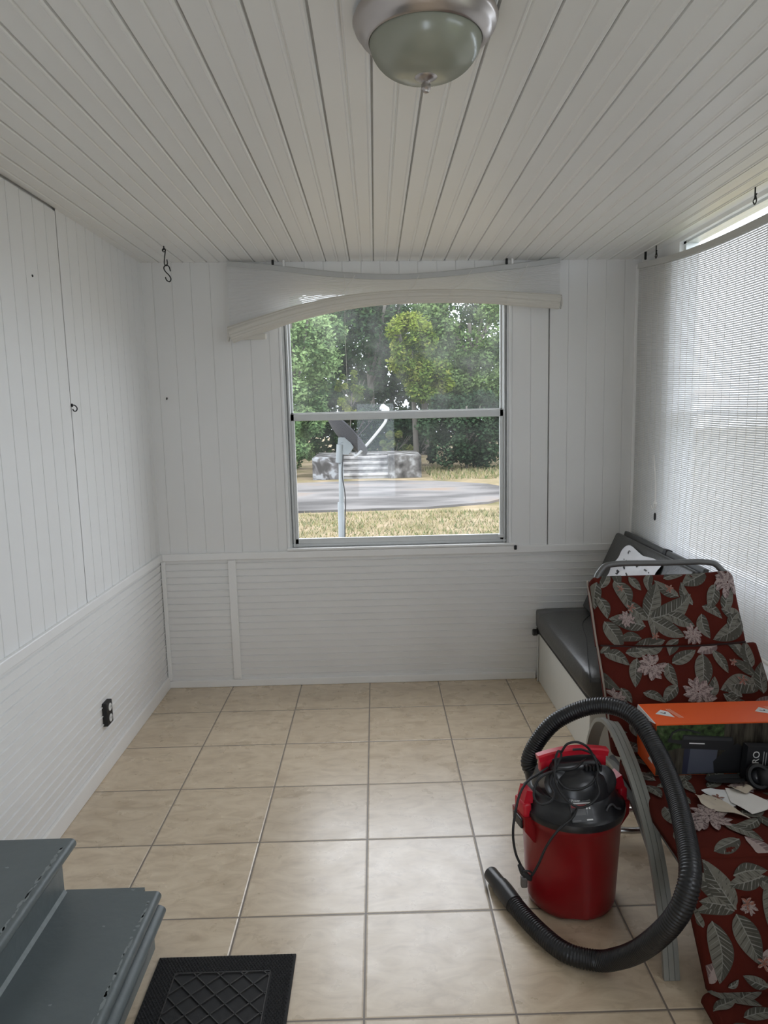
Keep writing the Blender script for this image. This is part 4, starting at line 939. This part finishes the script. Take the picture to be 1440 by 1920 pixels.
sheet('paper_sheet', [(1.125, -2.112), (1.178, -2.118), (1.215, -2.19), (1.20, -2.228), (1.135, -2.256), (1.105, -2.19)], .434, PAPER, 'larger white paper sheet lying towards the right picture edge', 'paper', .003, 2)
sheet('paper_wrapper', [(1.02, -2.135), (1.05, -2.13), (1.09, -2.205), (1.128, -2.262), (1.10, -2.268), (1.05, -2.225), (1.015, -2.19)], .4285, TAN, 'crumpled tan paper tucked under the white sheets', 'paper', .012, 3)
sheet('paper_scrap', [(1.135, -2.10), (1.15, -2.125), (1.178, -2.12), (1.195, -2.10), (1.20, -2.135), (1.17, -2.15), (1.14, -2.135)], .440, TAN, 'tan torn scrap on top of the larger white paper', 'paper', .008, 4)

# ------------------------------------------------------------------ outside
GZ = -.5
o = MB().grid(lambda u, v: (-40 + 80 * u, .3 + 60 * v, GZ - .02), 4, 4).build('ground', GROUND); tag(o, 'dry tan and green lawn outside the window', 'ground', kind='structure')
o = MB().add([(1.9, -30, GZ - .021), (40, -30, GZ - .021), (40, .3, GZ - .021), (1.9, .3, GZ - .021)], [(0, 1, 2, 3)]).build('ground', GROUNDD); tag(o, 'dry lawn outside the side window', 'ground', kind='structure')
edge_ = [(-12, 11.3), (-3, 11.15), (1.2, 11.4), (2.6, 12.0), (3.5, 13.2), (3.7, 14.6), (3.2, 16.0), (1.9, 17.2), (.2, 17.8), (-2.5, 17.6), (-5, 16.8), (-12, 16.5)]
o = MB().prism(edge_, 2, GZ - .05, GZ + .03).build('concrete_slab', SLAB); tag(o, 'weathered grey concrete slab in the yard beyond the lawn strip', 'slab', kind='structure')
mb = MB(); rnd = random.Random(5)
for k in range(14000):
    y = 6.5 + 4.5 * rnd.random() if k < 11000 else 18 + 5 * rnd.random(); x = rnd.uniform(-3, 4.6) * (1 if k < 11000 else 1)
    if k >= 11000 and x < 1.8: x = rnd.uniform(1.8, 6)
    h = rnd.uniform(.02, .07) * (1 if k < 11000 else 2); a = rnd.uniform(0, 6.28); w = rnd.uniform(.006, .012) * (1 if k < 11000 else 1.8); lx_, ly_ = rnd.uniform(-.05, .05), rnd.uniform(-.05, .05)
    mb.add([(x - w * cos(a), y - w * sin(a), GZ - .02), (x + w * cos(a), y + w * sin(a), GZ - .02), (x + lx_, y + ly_, GZ + h)], [(0, 1, 2)], rnd.randrange(3))
o = mb.build('grass', [BLADE, mat('green_grass_blade', (.09, .12, .04), .9), mat('straw_blade', (.30, .245, .15), .9)], fixn=False); tag(o, 'short dry grass blades on the lawn outside', 'grass', kind='stuff')

cs = thing('concrete_steps', (-.2, 19.2, GZ), 'old concrete steps between mouldy cheek walls across the yard', 'steps')
MB().bbox(-1.98, -1.02, 18.9, 20.4, GZ - .04, .20, .03, 2).build('cheek_wall', CONCP, cs)
MB().bbox(.46, 1.53, 18.9, 20.4, GZ - .04, .21, .03, 2).build('cheek_wall', CONC, cs)
for k in range(4):
    zt_ = GZ + .15 + .165 * k; y_ = 18.95 + .28 * k
    MB().bbox(-1.02, .46, y_, y_ + .34, zt_ - .075, zt_, .012, 2).box(-1.02, .46, y_ + .07, 20.4, zt_ - .17, zt_ - .03).build('step', STEPC, cs)
MB().box(-1.98, 1.53, 20.4, 22.0, GZ - .04, .19).build('landing', CONC, cs)

ds = thing('satellite_dish', (-.29, 3.0, GZ), 'grey satellite dish on a galvanised pole just outside the far window', 'satellite dish')
MB().tube([(-.302, 3.0, GZ - .1), (-.29, 3.0, .6), (-.278, 3.0, 1.27)], .024, 16).tube([(-.302, 3.0, GZ - .1), (-.295, 3.0, .72)], .032, 16).build('pole', GALV, ds, smooth=True)
MB().tube(spline([(-.255, 2.985, 1.20), (-.27, 2.965, 1.0), (-.245, 2.965, .75), (-.262, 2.965, .4), (-.268, 2.965, GZ)], 8), .006, 6).build('cable', IRON, ds)
dn = V((.70, .30, .66)).normalized(); dc = V((-.265, 3.06, 1.355)); ux = dn.cross(V((0, 0, 1))).normalized(); uy = ux.cross(dn).normalized() * -1
def dish(h):
    vs = []; nR, nA = 8, 48
    for i in range(nR + 1):
        for k in range(nA):
            r_ = i / nR; a = 2 * pi * k / nA; vs.append(dc + ux * (.26 * r_ * cos(a)) + uy * (.285 * r_ * sin(a)) + dn * (.065 * r_ * r_ + h))
    fs = [(i * nA + k, i * nA + (k + 1) % nA, (i + 1) * nA + (k + 1) % nA, (i + 1) * nA + k) for i in range(nR) for k in range(nA)]
    return vs, fs
mb = MB(); v1, f1 = dish(0); v2, f2 = dish(.012); mb.add(v1, f1); mb.add(v2, f2)
nA = 48; b = 8 * nA
for k in range(nA): mb.f.append((b + k, b + (k + 1) % nA, len(v1) + b + (k + 1) % nA, len(v1) + b + k)); mb.m.append(0)
mb.build('reflector', [DISHM, DISHW], ds, smooth=50)
mb = MB(); low = dc + V((.17, 0, -.225))
mb.tube(spline([dc - dn * .02 + V((.02, 0, -.1)), V((-.145, 3.03, 1.20)), V((-.125, 3.02, 1.185)), V((.02, 3.05, 1.33)), V((.160, 3.08, 1.495)), V((.182, 3.08, 1.55)), V((.186, 3.08, 1.60))], 8), .014, 10)
mb.build('feed_arm', DISHW, ds, smooth=True)
mb = MB(); mb.lathe([(.02, -.05), (.034, -.035), (.034, .03), (.02, .045)], (0, 0, 0), 18, tf=M4.Translation((.165, 3.08, 1.645)) @ M4.Rotation(RAD(-55), 4, 'Y')); mb.bbox(.14, .215, 3.05, 3.11, 1.585, 1.635, .008, 2)
mb.build('receiver', DISHW, ds, smooth=40)
mb = MB(); mb.prism([(-.32, 1.20), (-.20, 1.20), (-.15, 1.27), (-.21, 1.37), (-.30, 1.37)], 1, 2.985, 3.015); mb.tube([(-.30, 3.0, 1.12), (-.285, 3.0, 1.30)], .034, 16); mb.tube([(-.26, 3.0, 1.30), tuple(dc - dn * .005)], .03, 12)
mb.build('mount_bracket', GALV, ds, smooth=40)

# trees and shrubs, each with its own crown of leaves and trunk
def crown(mb, c, rad, n, size, seed, clumps=26, droop=0., nm=3, base=.35):
    rnd = random.Random(seed); cl_ = []
    for k in range(clumps):
        while True:
            p = V((rnd.uniform(-1, 1), rnd.uniform(-1, 1), rnd.uniform(-1, 1)))
            if p.length < 1: break
        p = p.normalized() * (p.length ** .4); cl_.append((V((c[0] + p.x * rad[0] * .8, c[1] + p.y * rad[1] * .8, c[2] + p.z * rad[2] * .8)), rnd.uniform(.6, 1.2) * base * min(rad), rnd.randrange(nm)))
    for k in range(n):
        q, r_, mi = cl_[rnd.randrange(clumps)]
        d = V((rnd.gauss(0, 1), rnd.gauss(0, 1), rnd.gauss(0, 1))).normalized(); p = q + d * r_ * rnd.uniform(.5, 1.05)
        a = V((rnd.gauss(0, 1), rnd.gauss(0, 1), rnd.gauss(0, .6) - droop)).normalized(); nn = (d + V((0, 0, .8)) + V((rnd.gauss(0, .4), rnd.gauss(0, .4), rnd.gauss(0, .4)))).normalized(); b_ = a.cross(nn)
        if b_.length < .05: continue
        b_.normalize(); l = size * rnd.uniform(.7, 1.3); w = l * .28
        mb.add([p - a * l * .5, p + b_ * w, p + a * l * .5, p - b_ * w], [(0, 1, 2, 3)], mi if rnd.random() < .75 else rnd.randrange(nm))
def tree(name, x, y, c, rad, n, size, cols, label, cat='tree', seed=0, trunk=.12, clumps=26, droop=.1, extra=(), base=.35):
    t = thing(name, (x, y, GZ), label, cat, 'trees and shrubs beyond the yard')
    mb = MB(); crown(mb, c, rad, n, size, seed, clumps, droop, base=base)
    for (c2, r2, n2) in extra: crown(mb, c2, r2, n2, size, seed + 50, 14, droop, base=base)
    mb.build('foliage', [leafmat('%s_leaf_%d_%d' % (name, seed, i), q) for i, q in enumerate(cols)], t, fixn=False)
    if trunk:
        rnd = random.Random(seed); mb = MB()
        mb.tube(spline([(x, y, GZ - .1), (x + rnd.uniform(-.15, .15), y, GZ + (c[2] - GZ) * .5), (c[0], c[1], c[2])], 5), trunk, 10, scale=[1 - .05 * i for i in range(11)])
        for k in range(4):
            a = rnd.uniform(0, 6.28); mb.tube(spline([(c[0], c[1], c[2] - rad[2] * .5), (c[0] + cos(a) * rad[0] * .4, c[1] + sin(a) * rad[1] * .4, c[2]), (c[0] + cos(a) * rad[0] * .7, c[1] + sin(a) * rad[1] * .7, c[2] + rad[2] * .5)], 4), trunk * .35, 6)
        mb.build('trunk', BARK, t, smooth=True)
    return t
G_BL = [(.16, .24, .10), (.22, .31, .14), (.09, .15, .065)]
G_DK = [(.022, .045, .022), (.035, .065, .03), (.05, .09, .035)]
G_YL = [(.15, .195, .035), (.085, .13, .03), (.22, .25, .06)]
G_MD = [(.10, .155, .06), (.14, .20, .08), (.06, .10, .045)]
G_HD = [(.03, .055, .03), (.05, .085, .045), (.02, .035, .02)]
tree('bushy_tree', -2.9, 21, (-2.7, 21, 3.4), (1.6, 1.5, 2.6), 11000, .15, G_BL, 'light green bushy tree at the left of the window view', seed=1, extra=[((-2.5, 20.6, 1.0), (1.1, .8, 1.1), 4000), ((-1.6, 21.5, 4.2), (1.0, .8, 1.0), 2200), ((-3.0, 20.2, .25), (1.1, .7, .8), 3000)], clumps=40)
tree('dark_tree', -.2, 27, (-.2, 27, 4.4), (2.4, 1.6, 3.8), 14000, .18, G_DK, 'dark dense tree behind the middle of the window view', seed=2, clumps=60, trunk=.2)
tree('yellow_green_tree', 1.6, 22.5, (1.45, 22.5, 3.8), (.95, .9, 1.5), 8500, .14, G_YL, 'bright yellow green tree in the centre of the window view', seed=3, clumps=30, base=.42, extra=[((2.3, 22.3, 2.6), (1.0, .8, .9), 6000)])
tree('feathery_tree', 4.0, 25, (3.9, 25, 5.0), (2.4, 1.8, 2.6), 15000, .15, G_MD, 'tall olive green feathery tree at the right of the window view', seed=4, clumps=56, droop=.4, trunk=.16, extra=[((5.0, 24, 2.6), (1.5, 1.2, 1.8), 6000), ((3.0, 24, 2.4), (1.2, .9, 1.4), 5000)])
tree('dark_shrub', 3.3, 21.5, (3.3, 21.5, .95), (2.0, 1.2, 1.55), 12000, .14, G_HD, 'dark shrub mass low at the right of the concrete steps', 'shrub', 5, trunk=.06, clumps=46)
tree('dark_shrub', 6.4, 23, (6.2, 23, 1.3), (1.7, 1.3, 2.0), 7000, .16, G_HD, 'dark shrub at the far right edge of the window view', 'shrub', 6, trunk=.06)
tree('yellow_sapling', -.8, 22.6, (-.75, 22.6, 2.3), (.75, .5, .95), 2000, .14, G_YL, 'thin yellow leaved sapling above the concrete steps', seed=7, clumps=18, trunk=.03, base=.3)
tree('low_creeper', .9, 22.6, (.9, 22.6, .45), (.75, .4, .5), 2600, .11, [(.12, .16, .05), (.08, .11, .035), (.16, .17, .06)], 'low green creeper behind the landing of the steps', 'shrub', 8, trunk=.02, clumps=16)
tree('dark_shrub', -1.0, 24.5, (-1.0, 24.5, 1.2), (2.2, .9, 1.8), 9000, .16, G_DK, 'dark shrub directly behind the concrete steps', 'shrub', 9, trunk=.05, clumps=40)
tree('dark_shrub', 1.7, 24.2, (1.7, 24.2, .5), (1.5, .7, 1.25), 5000, .15, G_HD, 'dark shrub behind the trunk of the yellow green tree', 'shrub', 15, trunk=.04, clumps=30)
tree('dark_shrub', -3.4, 23.6, (-3.4, 23.6, .5), (1.6, .7, 1.25), 5000, .15, G_MD, 'mid green shrub low at the left edge behind the bushy tree', 'shrub', 16, trunk=.04, clumps=30)
tree('background_tree', -4.6, 30, (-4.6, 30, 4.0), (3.4, 1.6, 4.6), 12000, .22, G_MD, 'mid green tree far back at the left of the window view', seed=10, clumps=60, trunk=.2)
tree('background_tree', 2.5, 31, (2.5, 31, 4.5), (3.6, 1.6, 5.2), 14000, .22, G_DK, 'dark tall tree far back behind the yellow green tree', seed=11, clumps=70, trunk=.2)
tree('background_tree', 8.4, 30, (8.2, 30, 4.5), (3.4, 1.8, 5.2), 10000, .22, G_MD, 'mid green tree far back at the right of the window view', seed=12, clumps=60, trunk=.2)
tree('dark_hedge', 1.0, 35, (1.0, 35, 3.0), (12, 1.4, 4.6), 26000, .32, G_DK, 'dark hedge closing the yard far behind all the trees', 'hedge', 14, trunk=.1, clumps=240, base=1.0)
# greenery beside the house, glimpsed through the side blind
tree('side_hedge', 7.5, -1.0, (7.5, -1.0, .4), (1.2, 3.2, .9), 3000, .2, G_MD, 'low hedge outside glimpsed through the side blind', 'shrub', 13, trunk=.04, clumps=30)

# ------------------------------------------------------------------ light: overcast daylight
w = bpy.data.worlds.new('overcast_sky'); sc.world = w; w.use_nodes = True
nt = w.node_tree; bg = nt.nodes['Background']
tc = nt.nodes.new('ShaderNodeTexCoord'); spz = nt.nodes.new('ShaderNodeSeparateXYZ'); nt.links.new(tc.outputs['Generated'], spz.inputs[0])
cr = nt.nodes.new('ShaderNodeValToRGB'); e = cr.color_ramp.elements
e[0].position = 0; e[0].color = (.78, .86, .98, 1); e[1].position = .75; e[1].color = (.96, .98, 1.06, 1)
nt.links.new(spz.outputs[2], cr.inputs[0]); nt.links.new(cr.outputs[0], bg.inputs[0])
SKY = 2.0
bg.inputs[1].default_value = SKY
for i, (a, b, c) in enumerate(RW):
    L = bpy.data.lights.new('sky_portal', 'AREA'); L.shape = 'RECTANGLE'; L.size = RZ1 - c; L.size_y = b - a; L.cycles.is_portal = True
    o = bpy.data.objects.new('sky_portal', L); o.location = (XR + .12, (a + b) / 2, (c + RZ1) / 2); o.rotation_euler = (0, pi / 2, 0); C.objects.link(o)
L = bpy.data.lights.new('sky_portal', 'AREA'); L.shape = 'RECTANGLE'; L.size = FW[1] - FW[0]; L.size_y = FW[3] - FW[2]; L.cycles.is_portal = True
o = bpy.data.objects.new('sky_portal', L); o.location = ((FW[0] + FW[1]) / 2, YF - .12, (FW[2] + FW[3]) / 2); o.rotation_euler = (pi / 2, 0, 0); C.objects.link(o)
L = bpy.data.lights.new('sky_portal', 'AREA'); L.shape = 'RECTANGLE'; L.size = WX1 - WX0; L.size_y = WZ1 - WZ0; L.cycles.is_portal = True
o = bpy.data.objects.new('sky_portal', L); o.location = ((WX0 + WX1) / 2, YB + .14, (WZ0 + WZ1) / 2); o.rotation_euler = (-pi / 2, 0, 0); C.objects.link(o)

# ------------------------------------------------------------------ camera
cam = bpy.data.cameras.new('camera'); cam.sensor_fit = 'VERTICAL'; cam.sensor_height = 36; cam.sensor_width = 27; cam.lens = 1347.5 / 1920 * 36; cam.clip_start = .02; cam.clip_end = 200
co = bpy.data.objects.new('camera', cam); C.objects.link(co)
co.matrix_world = M4.Translation((.0691, -4.1845, 1.6154)) @ M4.Rotation(-.0095, 4, 'Z') @ M4.Rotation(-.1389, 4, 'X') @ M4.Rotation(.0234, 4, 'Y') @ M4.Rotation(pi / 2, 4, 'X')
sc.camera = co

vs_ = sc.view_settings; vs_.view_transform = 'Standard'; vs_.look = 'None'; vs_.gamma = 1; vs_.use_curve_mapping = False; vs_.exposure = 2.0
sc.cycles.use_denoising = True; sc.cycles.max_bounces = 10; sc.cycles.diffuse_bounces = 7; sc.cycles.transparent_max_bounces = 12; sc.cycles.adaptive_threshold = .015
sc.cycles.caustics_reflective = False; sc.cycles.caustics_refractive = False; sc.cycles.sample_clamp_indirect = 8
